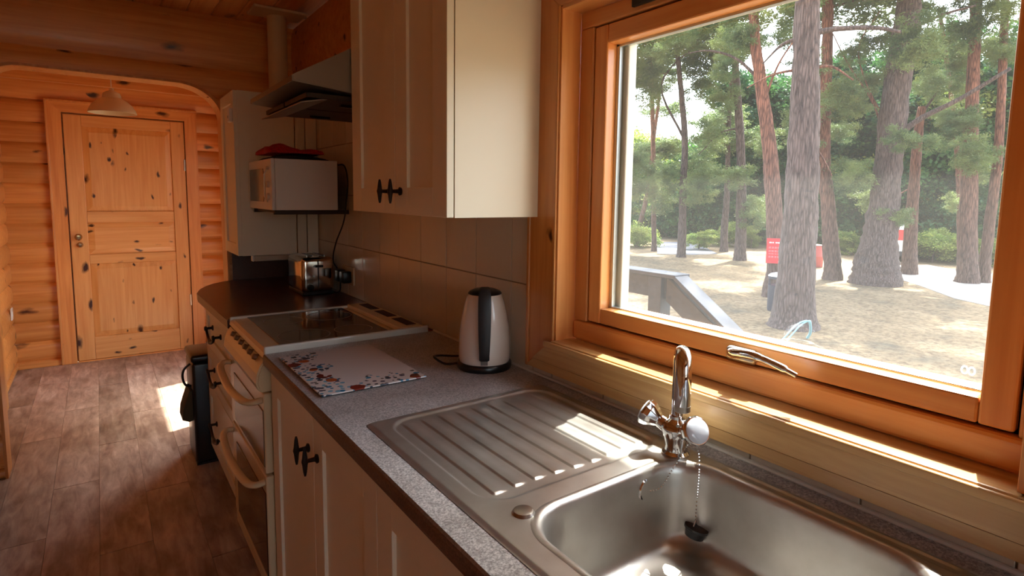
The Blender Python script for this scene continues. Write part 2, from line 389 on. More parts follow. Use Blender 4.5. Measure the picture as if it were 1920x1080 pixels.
wb = struct('wall_back', boxes([(-3.3, -2.0, -3.12, -3.0, 0, CEIL), (-.4, .12, -3.12, -3.0, 0, CEIL), (-2.0, -.4, -3.12, -3.0, 2.1, CEIL), (-2.0, -.4, -3.12, -3.0, 0, .9)]), WX)
# right wall with window and hall door openings
WY0, WY1, WZ0, WZ1 = .19, 1.165, 1.028, 1.897
HY0, HY1, HZ1 = 3.98, 5.12, 2.06
wr = struct('wall_right', boxes([(.01, .13, -3.0, WY0, 0, CEIL), (.01, .13, WY1, HY0, 0, CEIL), (.01, .13, WY0, WY1, 0, WZ0), (.01, .13, WY0, WY1, WZ1, CEIL),
    (.01, .13, HY1, 5.885, 0, CEIL), (.01, .13, HY0, HY1, HZ1, CEIL)]), WY)
log_run(wr, WY, (.0, 3.65, 0), -PI/2, 2.38, [c for c in CR if c[0] > 1.9])
log_run(wr, WY, (.0, -.05, 0), -PI/2, 2.9, [c for c in CR if c[0] > .9])
log_run(wr, WY, (.0, 5.87, 0), -PI/2, .72, CR)
log_run(wr, WY, (.0, 3.95, 0), -PI/2, .18, CR)
obj('grout_bed', boxes([(.004, .01, 1.17, 3.65, .905, 1.94), (.004, .01, -.05, 1.17, .905, .94)]), GROUT, wr)
# tiles .2 x .25, joints 3 mm
t0 = None; ty = [1.394+.2*k for k in range(-8, 12)]
TB = B(0, .006, .0015, .1985, .0015, .2485, bev=.0015, seg=1); t0 = obj('tile', TB, TILE, wr)
first = True
for k, y in enumerate(ty):
    for r in range(4):
        z = .91+.25*r
        if y+.2 <= 1.29: 
            continue
        if y < 1.285:      # cut tile next to the casing
            obj('tile', B(0, .006, 1.2815, y+.1985, z+.0015, z+.2485, bev=.0015, seg=1), TILE, wr); continue
        if y+.2 > 3.65:
            obj('tile', B(0, .006, y+.0015, 3.649, z+.0015, z+.2485, bev=.0015, seg=1), TILE, wr); continue
        if first: t0.location = (0, y, z); first = False
        else: copy_at(t0, (0, y, z), wr)
for k, y in enumerate(ty):
    if y+.2 <= 1.29 or y < 1.285:
        y1 = min(y+.1985, 1.2785); obj('tile', B(0, .006, max(y+.0015, -.05), y1, .9115, .9365, bev=.0012, seg=1), TILE, wr) if y1-y > .02 else None
obj('sealant', T([(-.004, -.6, .912), (-.004, 1.88, .912)], .005, 8), plain('sealant', (214, 208, 196), .4), wr, smooth=True)

# partition with the arched opening
AX0, AX1, AZ = -1.44, -.40, 2.012
def arch(x):
    if x >= AX1 or x <= AX0: return 0
    if x > AX1-.22: u = (x-(AX1-.22))/.22; return AZ-.18*(1-math.sqrt(max(0, 1-u*u)))
    if x < AX0+.15: u = ((AX0+.15)-x)/.15; return AZ-.18*(1-math.sqrt(max(0, 1-u*u)))
    return AZ
N_ = 14
arc = [(AX0, 0)]+[(AX0+.15-.15*math.cos(a), AZ-.18+.18*math.sin(a)) for a in [PI/2*i/N_ for i in range(N_+1)]]+\
      [(AX1-.22+.22*math.sin(a), AZ-.18+.18*math.cos(a)) for a in [PI/2*i/N_ for i in range(N_+1)]]+[(AX1, 0)]
bm = bmesh.new(); prism(bm, [(-3.2, 0)]+arc+[(0, 0), (0, CEIL), (-3.2, CEIL)], 'y', 3.66, 3.77)
pt = struct('wall_partition', bm, WX)
for a, b in CR:
    if b <= 1.83: 
        l = obj('log', log_face(0, 1.76, a, b), WX, pt, smooth=True); l.location = (-3.2, 3.65, 0)
        l = obj('log', log_face(0, .40, a, b, top=.004 if a < 1.1 else BUL), WX, pt, smooth=True); l.location = (-.40, 3.65, 0)
    else:
        low = (lambda x: arch(x-3.2)) if a < AZ else None
        l = obj('log', log_face(0, 3.2, a, b, low=low, nx=110 if low else 1), WX, pt, smooth=True); l.location = (-3.2, 3.65, 0)
# light edge strip lining the arch
bm = bmesh.new(); rim = [(x, z) for x, z in arc]
def offp(x, z, d):   # inward offset
    cx, cz = (AX0+AX1)/2, 1.0
    return (x+(d if x < cx else -d)*(1 if abs(x-cx) > .3 else 0), z-(d if z > 1.6 else 0))
inn = [offp(x, z, .012) for x, z in rim]
prism(bm, rim+inn[::-1], 'y', 3.628, 3.775)
obj('arch_lining', bm, TZ, pt)

# ------------------------------------------------------------------ kitchen window
w1 = bpy.data.objects.new('window_1', None); COL.objects.link(w1); w1['kind'] = 'structure'
def pz(pts, a, b, bev=.002): 
    bm = bmesh.new(); prism(bm, pts, 'x', a, b, bev=bev); return bm
cas = [((1.28, .938), (1.165, 1.028), (1.165, 1.897), (1.28, 2.0)), ((.075, .938), (.075, 2.0), (.19, 1.897), (.19, 1.028))]
obj('casing_board', pz(cas[0], -.022, .01), TZ, w1); obj('casing_board', pz(cas[1], -.022, .01), TZ, w1)
obj('casing_board', pz([(1.28, 2.0), (1.165, 1.897), (.19, 1.897), (.075, 2.0)], -.022, .01), FY, w1)
obj('casing_board', pz([(1.2435, .9665), (1.165, 1.028), (.19, 1.028), (.1115, .9665)], -.034, .01), TY, w1)
obj('casing_board', pz([(1.28, .938), (1.2435, .9655), (.1115, .9655), (.075, .938)], -.028, .01), TY, w1)
# outer bead on the casing
obj('casing_bead', boxes([(-.027, -.018, 1.272, 1.284, .936, 2.0), (-.026, -.018, 1.163, 1.172, 1.02, 1.9)], bev=.003), TZ, w1)
# linings
obj('window_lining', B(-.02, .045, 1.157, 1.166, 1.03, 1.895, bev=.001), FZ, w1)
obj('window_lining', B(-.02, .045, .189, .198, 1.03, 1.895, bev=.001), FZ, w1)
obj('window_lining', B(-.02, .045, .198, 1.157, 1.888, 1.897, bev=.001), FY, w1)
obj('window_sill', B(-.034, .045, .192, 1.163, 1.022, 1.031, bev=.003), TY, w1)
obj('sill_nosing', B(-.043, -.0345, .17, 1.185, 1.012, 1.0285, bev=.0035, seg=3), TY, w1)
# fixed frame
FX0 = .042
obj('frame_stile', B(FX0, .115, 1.108, 1.156, 1.0835, 1.8455, bev=.004), FZ, w1)
obj('frame_stile', B(FX0, .115, .1985, .216, 1.0835, 1.8455, bev=.004), FZ, w1)
obj('frame_rail', B(FX0-.004, .115, .1985, 1.156, 1.0315, 1.083, bev=.007), FY, w1)
obj('frame_rail', B(FX0, .115, .1985, 1.156, 1.846, 1.8875, bev=.004), FY, w1)
obj('frame_rebate', boxes([(.062, .11, 1.1, 1.112, 1.08, 1.85), (.062, .11, .212, .224, 1.08, 1.85), (.062, .11, .21, 1.11, 1.08, 1.09), (.062, .11, .21, 1.11, 1.84, 1.85)]), BLK, w1)
# opening casement
c1 = obj('casement', boxes([(.045, .085, 1.0605, 1.104, 1.088, 1.842), (.045, .085, .221, .264, 1.088, 1.842)], bev=.004), FZ, w1)
obj('casement_rail', B(.0455, .085, .2645, 1.06, 1.088, 1.128, bev=.004), FY, c1)
obj('casement_rail', B(.0455, .085, .2645, 1.06, 1.796, 1.842, bev=.004), FY, c1)
obj('glazing_bead', boxes([(.078, .092, 1.05, 1.062, 1.126, 1.8), (.078, .092, .262, .27, 1.126, 1.8), (.078, .092, .262, 1.062, 1.122, 1.132), (.078, .092, .262, 1.062, 1.79, 1.8)], bev=.002), plain('aluminium_spacer', (196, 200, 198), .35, metal=.8), c1)
obj('outer_sash', boxes([(.096, .125, 1.035, 1.1, 1.09, 1.84), (.096, .125, .22, .262, 1.09, 1.84), (.096, .125, .22, 1.1, 1.09, 1.13), (.096, .125, .22, 1.1, 1.80, 1.84)], bev=.003), plain('white_sash_paint', (226, 224, 206), .5), c1)
obj('glass_pane', B(.092, .095, .262, 1.062, 1.128, 1.80), GLASS, c1)
# etched safety mark in the corner of the pane
gm = bmesh.new()
for dy in (-.0045, .0045): tube(gm, [(.0915, .293+dy+.004*math.cos(a), 1.154+.0058*math.sin(a)) for a in [2*PI*k/16 for k in range(17)]], .0012, 6)
obj('safety_mark', gm, m_glass('etched_glass', .75), c1)
# lever handle
hb = obj('handle_base', B(.026, .045, .612, .678, 1.090, 1.119, bev=.009, seg=4), STEEL2, c1, smooth=True)
hp = smooth_curve([(.03, .648, 1.105), (.010, .650, 1.111), (-.002, .63, 1.118), (-.004, .59, 1.120), (0, .55, 1.112), (.008, .518, 1.100)])
obj('handle_lever', T(hp, [.011]*6+[.012]*10+[.0112]*10+[.0095]*10+[.0065]*5, 12, flat=.8), CHROME, hb, smooth=True)
obj('trickle_vent', boxes([(.034, .044, .80, .975, 1.858, 1.880)], bev=.002), BLACK, w1)
# ------------------------------------------------------------------ hall glazed door (right side of the hall, out of sight) and an unseen window behind, added to brighten the room
d1 = bpy.data.objects.new('door_1', None); COL.objects.link(d1); d1['kind'] = 'structure'
obj('door_frame', boxes([(.0, .12, HY0, HY0+.09, 0, HZ1), (.0, .12, HY1-.09, HY1, 0, HZ1), (.0, .12, HY0, HY1, HZ1-.09, HZ1), (.0, .12, HY0, HY1, 0, .1)], bev=.004), WZ, d1)
obj('glass_pane', B(.06, .066, HY0+.085, HY1-.085, .095, HZ1-.085), GLASS2, d1)
w2 = bpy.data.objects.new('added_window', None); COL.objects.link(w2); w2['kind'] = 'structure'
obj('window_frame', boxes([(-2.0, -1.94, -3.1, -3.0, .9, 2.1), (-.46, -.4, -3.1, -3.0, .9, 2.1), (-1.94, -.46, -3.1, -3.0, 2.04, 2.1), (-1.94, -.46, -3.1, -3.0, .9, .96)], bev=.004), WZ, w2)
obj('glass_pane', B(-1.95, -.45, -3.06, -3.055, .95, 2.05), GLASS2, w2)
# door casing on the hall's left wall
d4 = bpy.data.objects.new('door_4', None); COL.objects.link(d4); d4['kind'] = 'structure'
obj('door_casing', boxes([(-1.612, -1.54, 4.74, 4.84, 0, 2.1), (-1.612, -1.56, 3.8, 3.9, 0, 2.1), (-1.612, -1.56, 3.9, 4.74, 2.02, 2.1)], bev=.005), WZ, d4)
obj('door_slab', B(-1.606, -1.58, 3.9, 4.74, .01, 2.02), WZ, d4)
# ------------------------------------------------------------------ far pine door
d3 = bpy.data.objects.new('door_3', None); COL.objects.link(d3); d3['kind'] = 'structure'; YD = 5.845
for nm, pts, m in (('door_casing', [(-1.302, 0), (-1.205, 0), (-1.205, 2.03), (-1.302, 2.12)], WZ), ('door_casing', [(-.262, 0), (-.262, 2.12), (-.355, 2.03), (-.355, 0)], WZ),
                   ('door_casing', [(-1.302, 2.12), (-1.205, 2.03), (-.355, 2.03), (-.262, 2.12)], WX)):
    bm = bmesh.new(); prism(bm, pts, 'y', YD-.022, 5.885, bev=.004); obj(nm, bm, m, d3)
obj('casing_bead', boxes([(-1.306, -1.292, YD-.03, YD-.015, 0, 2.12), (-1.306, -.258, YD-.03, YD-.015, 2.108, 2.124)], bev=.003), WZ, d3)
sl = obj('door_slab', B(-1.196, -.362, YD+.014, YD+.034, .012, 2.018), DZ, d3)
SX0, SX1 = -1.196, -.362; PX0, PX1 = -1.082, -.462
obj('door_stile', B(SX0, PX0, YD-.004, YD+.016, .012, 2.018, bev=.003), DZ, d3); obj('door_stile', B(PX1, SX1, YD-.004, YD+.016, .012, 2.018, bev=.003), DZ, d3)
for a, b in ((.012, .2), (.815, .89), (1.155, 1.245), (1.93, 2.018)):
    obj('door_rail', B(PX0+.001, PX1-.001, YD-.004, YD+.016, a, b, bev=.003), DX, d3)
def panel(a, b, m):
    i = .045; bm = bmesh.new()
    v = [bm.verts.new(p) for p in ((PX0, YD+.014, a), (PX1, YD+.014, a), (PX1, YD+.014, b), (PX0, YD+.014, b))]
    q = [bm.verts.new(p) for p in ((PX0+i, YD+.002, a+i), (PX1-i, YD+.002, a+i), (PX1-i, YD+.002, b-i), (PX0+i, YD+.002, b-i))]
    bm.faces.new(q)
    for k in range(4): bm.faces.new((v[k], v[(k+1) % 4], q[(k+1) % 4], q[k]))
    return obj('door_panel', bm, m, d3)
panel(.2, .815, DZ); panel(.89, 1.155, DX); panel(1.245, 1.93, DZ)
obj('door_handle', LA([(0, .05), (.018, .048), (.026, .035), (.022, .02), (.01, .012), (.01, 0), (.026, -.002), (.026, -.006), (0, -.006)], (-1.145, YD-.008, 1.04), 20, (0, -1, 0)), plain('brass_knob', (190, 160, 120), .2, metal=1), d3, smooth=True)
obj('door_lock', LA([(0, .03), (.014, .028), (.018, .015), (.022, .004), (.022, 0), (0, 0)], (-1.138, YD-.006, .975), 20, (0, -1, 0)), plain('worn_brass', (170, 140, 110), .25, metal=1), d3, smooth=True)
for z in (.45, 1.65): obj('hinge', B(-.372, -.358, YD-.012, YD-.003, z-.05, z+.05, bev=.002), STEEL2, d3)
obj('threshold', B(-1.2, -.36, YD-.01, YD+.06, -.002, .010, bev=.002), WX, d3)
bb = struct('baseboard_far', B(-1.598, -1.304, 5.835, 5.848, .0, .045, bev=.003), WX)
# roof overhang
struct('roof', boxes([(-3.4, .62, -3.6, 6.2, 2.47, 2.62), (.59, .62, -3.6, 6.2, 2.40, 2.62)]), plain('roof_board', (120, 90, 70), .8))

# ================================================================== KITCHEN FITTINGS
def shaker(xf, y0, y1, z0, z1, t=.02, fr=.07, rec=.009, d=-1):
    """door facing -x (front plane at xf)"""
    bm = bmesh.new(); g = .0015; y0 += g; y1 -= g; z0 += g; z1 -= g
    box(bm, xf, xf+t, y0, y0+fr, z0, z1, bev=.0015); box(bm, xf, xf+t, y1-fr, y1, z0, z1, bev=.0015)
    box(bm, xf, xf+t, y0+fr, y1-fr, z0, z0+fr, bev=.0015); box(bm, xf, xf+t, y0+fr, y1-fr, z1-fr, z1, bev=.0015)
    box(bm, xf+rec, xf+t-.002, y0+fr-.003, y1-fr+.003, z0+fr-.003, z1-fr+.003)
    return bm
def t_handle(parent, x, y, z, h=.066):
    """vertical spindle pull on a stem"""
    bm = bmesh.new(); lathe(bm, [(0, 0), (.011, 0), (.012, .004), (.006, .008), (.005, .024), (.008, .03), (0, .034)], (x, y, z), 16, (-1, 0, 0))
    tube(bm, [(x-.032, y, z+h*k/8-h/2) for k in range(9)], [.0025, .0045, .0055, .0065, .0085, .0065, .0055, .0045, .0025], 10)
    return obj('handle', bm, DARKM, parent, smooth=True)
def bow_handle(parent, x, y, z, wd=.22):
    bm = bmesh.new()
    for s in (-1, 1): lathe(bm, [(0, 0), (.013, 0), (.013, .004), (.006, .008), (.006, .026), (.012, .03), (.010, .038), (0, .04)], (x, y+s*wd/2, z), 14, (-1, 0, 0))
    pts = [(x-.03, y-wd/2+wd*k/16, z-.042*math.sin(PI*k/16)**.7) for k in range(17)]
    tube(bm, pts, [.006]*6+[.0075, .009, .011, .009, .0075]+[.006]*6, 10); return obj('handle', bm, DARKM, parent, smooth=True)
XF = -.585
def base_cab(y0, y1, splits, label, drawers=None, handle_sides=None):
    t = thing('base_cabinet', ((XF-.0)/2, (y0+y1)/2, 0), label, 'cabinet', None)
    obj('carcass', boxes([(XF+.022, -.01, y0+.001, y0+.018, .1, .868), (XF+.022, -.01, y1-.018, y1-.001, .1, .868), (XF+.022, -.01, y0+.018, y1-.018, .1, .118), (-.02, -.01, y0+.018, y1-.018, .118, .868)]), CREAM, t)
    obj('plinth', B(XF+.045, XF+.06, y0+.001, y1-.001, .001, .1), CREAM, t)
    if drawers:
        for a, b in drawers:
            d = obj('drawer', shaker(XF, y0, y1, a, b, fr=.05), CREAM, t); bow_handle(d, XF, (y0+y1)/2+.03, (a+b)/2+.02)
    else:
        for (a, b), hs in zip(splits, handle_sides):
            d = obj('door', shaker(XF, a, b, .11, .862), CREAM, t)
            if hs is not None: t_handle(d, XF, hs, .755, .075)
    return t
base_cab(1.022, 1.872, [(1.022, 1.436), (1.436, 1.872)], 'cream two-door base cabinet beside the cooker, dark spindle handles meeting in the middle', handle_sides=[1.40, 1.475])
base_cab(.172, 1.022, [(.597, 1.022), (.172, .597)], 'cream base cabinet under the sink bowl, next to the handled two-door cabinet', handle_sides=[.63, .56])
base_cab(-.6, .172, [(-.214, .172), (-.6, -.214)], 'cream base cabinet at the near end of the grey worktop', handle_sides=[-.18, -.25])
base_cab(2.505, 3.235, None, 'cream three-drawer base cabinet beyond the cooker with dark bow handles', drawers=[(.645, .862), (.445, .645), (.11, .445)])
# worktops
XW0 = -.605
bowl_hole = (-.536, -.062, .112, 1.166)
def wt(bm, y0, y1, x0=XW0, x1=0): box(bm, x0, x1, y0, y1, .872, .91)
bm = bmesh.new(); hx0, hx1, hy0, hy1 = bowl_hole
for a in ((XW0+.006, -.001, hy1, 1.885), (XW0+.006, -.001, -.6, hy0), (XW0+.006, hx0, hy0, hy1), (hx1, -.001, hy0, hy1)): box(bm, a[0], a[1], a[2], a[3], .872, .91)
bmesh.ops.remove_doubles(bm, verts=bm.verts[:], dist=1e-5)
wk = obj('worktop', bm, WORK); tag(wk, 'grey speckled laminate worktop running under the window around the sink', 'worktop')
bm = bmesh.new(); prism(bm, [(XW0+.006, .872), (XW0+.002, .876), (XW0, .884), (XW0, .900), (XW0+.002, .907), (XW0+.006, .91)], 'y', -.6, 1.885)
obj('front_edge', bm, m_worktop('worktop_edge_shaded', (96, 74, 60), (128, 100, 82), .4), wk)  # edge colour browned and darkened to stand in for shade
# far worktop with curved end
pts = [(-.001, 2.492), (XW0, 2.492), (-.622, 3.2), (-.618, 3.26), (-.60, 3.33), (-.585, 3.38), (-.55, 3.47), (-.50, 3.55), (-.44, 3.60), (-.38, 3.635), (-.36, 3.64), (-.001, 3.64)]
bm = bmesh.new(); prism(bm, pts, 'z', .872, .91, bev=.003); wk2 = obj('worktop', bm, WORKD); tag(wk2, 'dark brown worktop with a curved end under the wall cupboard', 'worktop')
obj('splashback', B(-.385, -.002, 3.628, 3.6395, .911, 1.075), WORKD, wk2)

# ---- sink
RX0, RX1, RY0, RY1 = -.548, -.05, .10, 1.178
def rr(x, y, x0, x1, y0, y1, r):
    dx = np.abs(x-(x0+x1)/2)-((x1-x0)/2-r); dy = np.abs(y-(y0+y1)/2)-((y1-y0)/2-r)
    return np.hypot(np.maximum(dx, 0), np.maximum(dy, 0))+np.minimum(np.maximum(dx, dy), 0)-r
def sst(a, b, x):
    t = np.clip((x-a)/(b-a), 0, 1); return t*t*(3-2*t)
sk = thing('sink', (-.3, .64, .91), 'stainless steel inset sink with grooved drainer under the window', 'sink')
nx, ny = 230, 360
X, Y = np.meshgrid(np.linspace(RX0, RX1, nx), np.linspace(RY0, RY1, ny), indexing='ij')
Z = np.full_like(X, .9145)
dout = -rr(X, Y, RX0, RX1, RY0, RY1, .018)
Z -= .0035*(1-sst(0, .012, dout))                      # rolled outer edge
drec = rr(X, Y, -.512, -.075, .735, 1.158, .06)
Z -= .0045*(1-sst(-.010, .0, drec))                    # drainer recess
bowl_d = rr(X, Y, -.495, -.088, .225, .685, .085)
ribs = [(-.468+.0445*k) for k in range(9)]
for i, rx in enumerate(ribs):
    yl = .765+.012*math.sin(i)*.3; wv = sst(rx-.0125, rx-.0095, X)*(1-sst(rx-.003, rx+.024, X))*sst(yl, yl+.005, Y)*(1-sst(1.11, 1.145, Y))
    Z += .0029*wv
# long shallow ridge beside the bowl
Z -= .0022*(1-sst(-.004, .0, rr(X, Y, -.081, -.062, .235, .60, .009)))
mask = (dout > -.0005) & (bowl_d > -.002)
idx = -np.ones(X.shape, int); vs = []; 
cell = mask[:-1, :-1] & mask[1:, :-1] & mask[:-1, 1:] & mask[1:, 1:]
used = np.zeros(X.shape, bool); used[:-1, :-1] |= cell; used[1:, :-1] |= cell; used[:-1, 1:] |= cell; used[1:, 1:] |= cell
idx[used] = np.arange(used.sum()); V = np.stack([X[used], Y[used], Z[used]], 1)-np.array([-.3, .64, .91])
ii, jj = np.nonzero(cell); F = np.stack([idx[ii, jj], idx[ii+1, jj], idx[ii+1, jj+1], idx[ii, jj+1]], 1)
me = bpy.data.meshes.new('drainer_deck'); me.from_pydata(V.tolist(), [], F.tolist()); me.polygons.foreach_set('use_smooth', [True]*len(F)); me.update()
me.materials.append(STEEL); dk = bpy.data.objects.new('drainer_deck', me); COL.objects.link(dk); dk.parent = sk
def ring(x0, x1, y0, y1, r, z, n=10):
    out = []
    for cx, cy, a0 in ((x1-r, y1-r, 0), (x0+r, y1-r, 90), (x0+r, y0+r, 180), (x1-r, y0+r, 270)):
        for k in range(n+1):
            a = math.radians(a0+90*k/n); out.append(Vector((cx+r*math.cos(a), cy+r*math.sin(a), z)))
    return out
bm = bmesh.new(); prof = [(-.008, .9146), (-.005, .9158), (0, .916), (.004, .9145), (.008, .908), (.011, .895), (.018, .83), (.023, .79), (.030, .772), (.045, .762), (.07, .757), (.12, .754)]
rs = []
for d, z in prof:
    rs.append([bm.verts.new(p) for p in ring(-.495+d, -.088-d, .225+d, .685-d, max(.085-d*.35, .03), z)])
for a, b in zip(rs, rs[1:]):
    n = len(a)
    for k in range(n): bm.faces.new((a[k], a[(k+1) % n], b[(k+1) % n], b[k]))
bm.faces.new(rs[-1])
obj('bowl', bm, STEEL, sk, smooth=True, auto=False)
obj('bowl_waste', LA([(0, .002), (.012, .001), (.03, .001), (.036, .004), (.042, .004), (.044, .0)], (-.29, .44, .755), 28), CHROME, sk, smooth=True)
obj('side_cap', LA([(0, .005), (.012, .0055), (.016, .0045), (.018, .0015), (.019, 0)], (-.475, .69, .9145), 32), STEEL2, sk, smooth=True)
of = bmesh.new(); tube(of, [(-.205+.017*math.cos(a), .676+.004*math.cos(a), .878+.017*math.sin(a)) for a in [2*PI*k/24 for k in range(25)]], .0035, 8)
for k in range(-1, 2): tube(of, [(-.205-.012, .676, .878+k*.007), (-.205+.012, .676, .878+k*.007)], .0018, 6)
obj('overflow', of, CHROME, sk, smooth=True)
# ---- tap
tp = thing('mixer_tap', (-.1, .69, .9145), 'chrome mixer tap with two knobs and a hooked spout behind the sink bowl', 'tap')
obj('tap_body', LA([(0, 0), (.026, 0), (.027, .005), (.022, .010), (.021, .02), (.026, .036), (.031, .052), (.030, .060), (.020, .070), (.0155, .074), (.0155, .080), (0, .080)], (-.1, .69, .9145), 28), CHROME, tp, smooth=True)
spd = Vector((-.70, -.71, 0)); cc_ = Vector((-.1, .69, 0))
sp = smooth_curve([cc_+Vector((0, 0, .985)), cc_+Vector((.002, .002, 1.04))-spd*.002, cc_+Vector((0, 0, 1.085)), cc_+Vector((0, 0, 1.112))+spd*.008, cc_+Vector((0, 0, 1.126))+spd*.027, cc_+Vector((0, 0, 1.117))+spd*.046, cc_+Vector((0, 0, 1.09))+spd*.054, cc_+Vector((0, 0, 1.06))+spd*.055, cc_+Vector((0, 0, 1.032))+spd*.055])
obj('spout', T(sp, [.0118+.003*min(1, max(0, (k-14)/20)) for k in range(len(sp))], 20), CHROME, tp, smooth=True)
obj('aerator', LA([(0, 0), (.013, 0), (.0152, .002), (.0152, .012), (0, .012)], cc_+Vector((0, 0, 1.022))+spd*.055, 24), STEEL2, tp, smooth=True)
KCAP = plain('knob_cap', (196, 204, 216), .12, coat=.6)
for s in (1, -1):
    ax = Vector((-.30, s*.86, .42)).normalized(); c = Vector((-.1, .69, .958))
    obj('valve', LA([(0, 0), (.017, .008), (.014, .038), (0, .040)], c, 18, ax), CHROME, tp, smooth=True)
    kb = bmesh.new(); lathe(kb, [(0, .034), (.012, .035), (.015, .042), (.0265, .060), (.0285, .070), (.026, .074), (0, .074)], c, 12, ax); bmesh.ops.bevel(kb, geom=kb.edges[:], offset=.0010, segments=1, affect='EDGES')
    kn = obj('tap_knob', kb, CHROME, tp, smooth=False); obj('knob_cap', LA([(.0235, .0742), (.021, .077), (.012, .079), (0, .0795)], c, 28, ax), KCAP, kn, smooth=True)
# ---- plug on its bead chain
pg = thing('sink_plug', (-.115, .62, .8), 'black rubber sink plug hanging from a bead chain over the tap', 'plug')
pc = Vector((-.128, .618, .793)); tilt = Vector((.25, -.1, 1)).normalized()
obj('stopper', LA([(0, -.004), (.017, -.004), (.019, .008), (.022, .010), (.022, .014), (.006, .016), (0, .016)], pc, 26, tilt), plain('black_rubber', (26, 28, 32), .45), pg, smooth=True)
chn = smooth_curve([(-.205, .668, .878), (-.185, .655, .885), (-.16, .65, .915), (-.140, .642, .948), (-.130, .636, .968), (-.122, .628, .962), (-.122, .62, .93), (-.126, .618, .86), (-.127, .618, .812)], 14)
cb = bmesh.new(); acc = 0; last = chn[0]; d = 0
for p in chn[1:]:
    d += (p-last).length; last = p
    if d > .0046: bmesh.ops.create_icosphere(cb, subdivisions=1, radius=.0020, matrix=Matrix.Translation(p)); d = 0
obj('bead_chain', cb, CHROME, pg, smooth=True)
obj('plug_loop', T([pc+Vector((.006, 0, .014)), pc+Vector((.002, 0, .03)), pc+Vector((-.006, 0, .014))], .0012, 6), CHROME, pg)

# ---- glass board
def m_board():
    m, nt, b = nodes('printed_glass_board'); tc = N(nt, 'TexCoord'); sp = N(nt, 'SeparateXYZ'); nt.links.new(tc.outputs['Object'], sp.inputs[0])
    v = N(nt, 'TexVoronoi', i_Scale=62); nt.links.new(tc.outputs['Object'], v.inputs['Vector'])
    v2 = N(nt, 'TexVoronoi', i_Scale=24); nt.links.new(tc.outputs['Object'], v2.inputs['Vector'])
    def mth(op, a, b=None, c=None):
        n = N(nt, 'Math', operation=op)
        for i, q in enumerate((a, b, c)):
            if q is None: continue
            if isinstance(q, (int, float)): n.inputs[i].default_value = q
            else: nt.links.new(q, n.inputs[i])
        return n.outputs[0]
    x, y = sp.outputs[0], sp.outputs[1]     # x -.145..145 (toward wall +), y -.2..2 (near = -)
    nz = N(nt, 'TexNoise', i_Scale=16, i_Detail=2); nt.links.new(tc.outputs['Object'], nz.inputs['Vector'])
    ex = mth('SUBTRACT', -.045, x)      # >0 near the front edge
    ey = mth('SUBTRACT', -.125, y)      # >0 near the sink end
    reg = mth('MAXIMUM', ex, ey); far = mth('MULTIPLY', mth('SUBTRACT', y, .15), .7); reg = mth('MAXIMUM', reg, mth('SUBTRACT', far, mth('MULTIPLY', mth('ADD', x, .05), .6)))
    reg = mth('ADD', reg, mth('MULTIPLY', mth('SUBTRACT', nz.outputs[0], .55), .25))
    on = mth('GREATER_THAN', reg, 0)
    s1 = N(nt, 'SeparateColor'); nt.links.new(v.outputs['Color'], s1.inputs[0]); s2 = N(nt, 'SeparateColor'); nt.links.new(v2.outputs['Color'], s2.inputs[0])
    small = mth('MULTIPLY', mth('LESS_THAN', v.outputs['Distance'], mth('MULTIPLY_ADD', s1.outputs[1], .35, .25)), on)
    big = mth('MULTIPLY', mth('MULTIPLY', mth('LESS_THAN', v2.outputs['Distance'], .5), mth('GREATER_THAN', s2.outputs[0], .66)), mth('GREATER_THAN', reg, -.006))
    cs = ramp(nt, s1.outputs[0], [(0, (40, 62, 78)), (.25, (70, 130, 160)), (.5, (92, 84, 96)), (.75, (120, 170, 190))], 'CONSTANT')
    cb_ = ramp(nt, s2.outputs[2], [(0, (128, 46, 34)), (.4, (176, 92, 52)), (.7, (96, 34, 34))], 'CONSTANT')
    m1 = N(nt, 'Mix', data_type='RGBA'); nt.links.new(small, m1.inputs['Factor']); m1.inputs['A'].default_value = s2l((214, 206, 200)); nt.links.new(cs, m1.inputs['B'])
    m2 = N(nt, 'Mix', data_type='RGBA'); nt.links.new(big, m2.inputs['Factor']); nt.links.new(m1.outputs['Result'], m2.inputs['A']); nt.links.new(cb_, m2.inputs['B'])
    nt.links.new(m2.outputs['Result'], b.inputs['Base Color']); b.inputs['Roughness'].default_value = .12; return m
bd = thing('worktop_saver', (-.43, 1.598, .91), 'white glass board printed with red and blue butterflies on the grey worktop', 'cutting board')
g = obj('glass_plate', B(-.575, -.285, 1.392, 1.804, .9135, .9175, bev=.0015), m_board(), bd)
for x in (-.56, -.30):
    for y in (1.41, 1.785): obj('rubber_foot', LA([(0, 0), (.007, 0), (.007, .0035), (0, .0035)], (x, y, .91), 12), BLACK, bd)

# ---- kettle
kc = Vector((-.088, 1.403, .91)); kd = Vector((-.545, -.838, 0)).normalized()
kt = thing('kettle', kc, 'white cordless kettle with a black handle on the worktop beside the window', 'kettle')
obj('power_base', LA([(0, 0), (.079, 0), (.081, .004), (.081, .016), (.078, .020), (0, .020)], kc, 48), BLACK, kt, smooth=True)
kp = [(0, .021), (.074, .021), (.0765, .03), (.0765, .05), (.075, .09), (.071, .13), (.065, .165), (.056, .20), (.050, .217), (.047, .221)]
obj('body', LA(kp, kc, 56), plain('kettle_white', (228, 220, 210), .22, coat=.5), kt, smooth=True)
obj('lid', LA([(.048, .219), (.050, .222), (.045, .228), (.03, .234), (0, .236)], kc, 40), BLACK, kt, smooth=True)
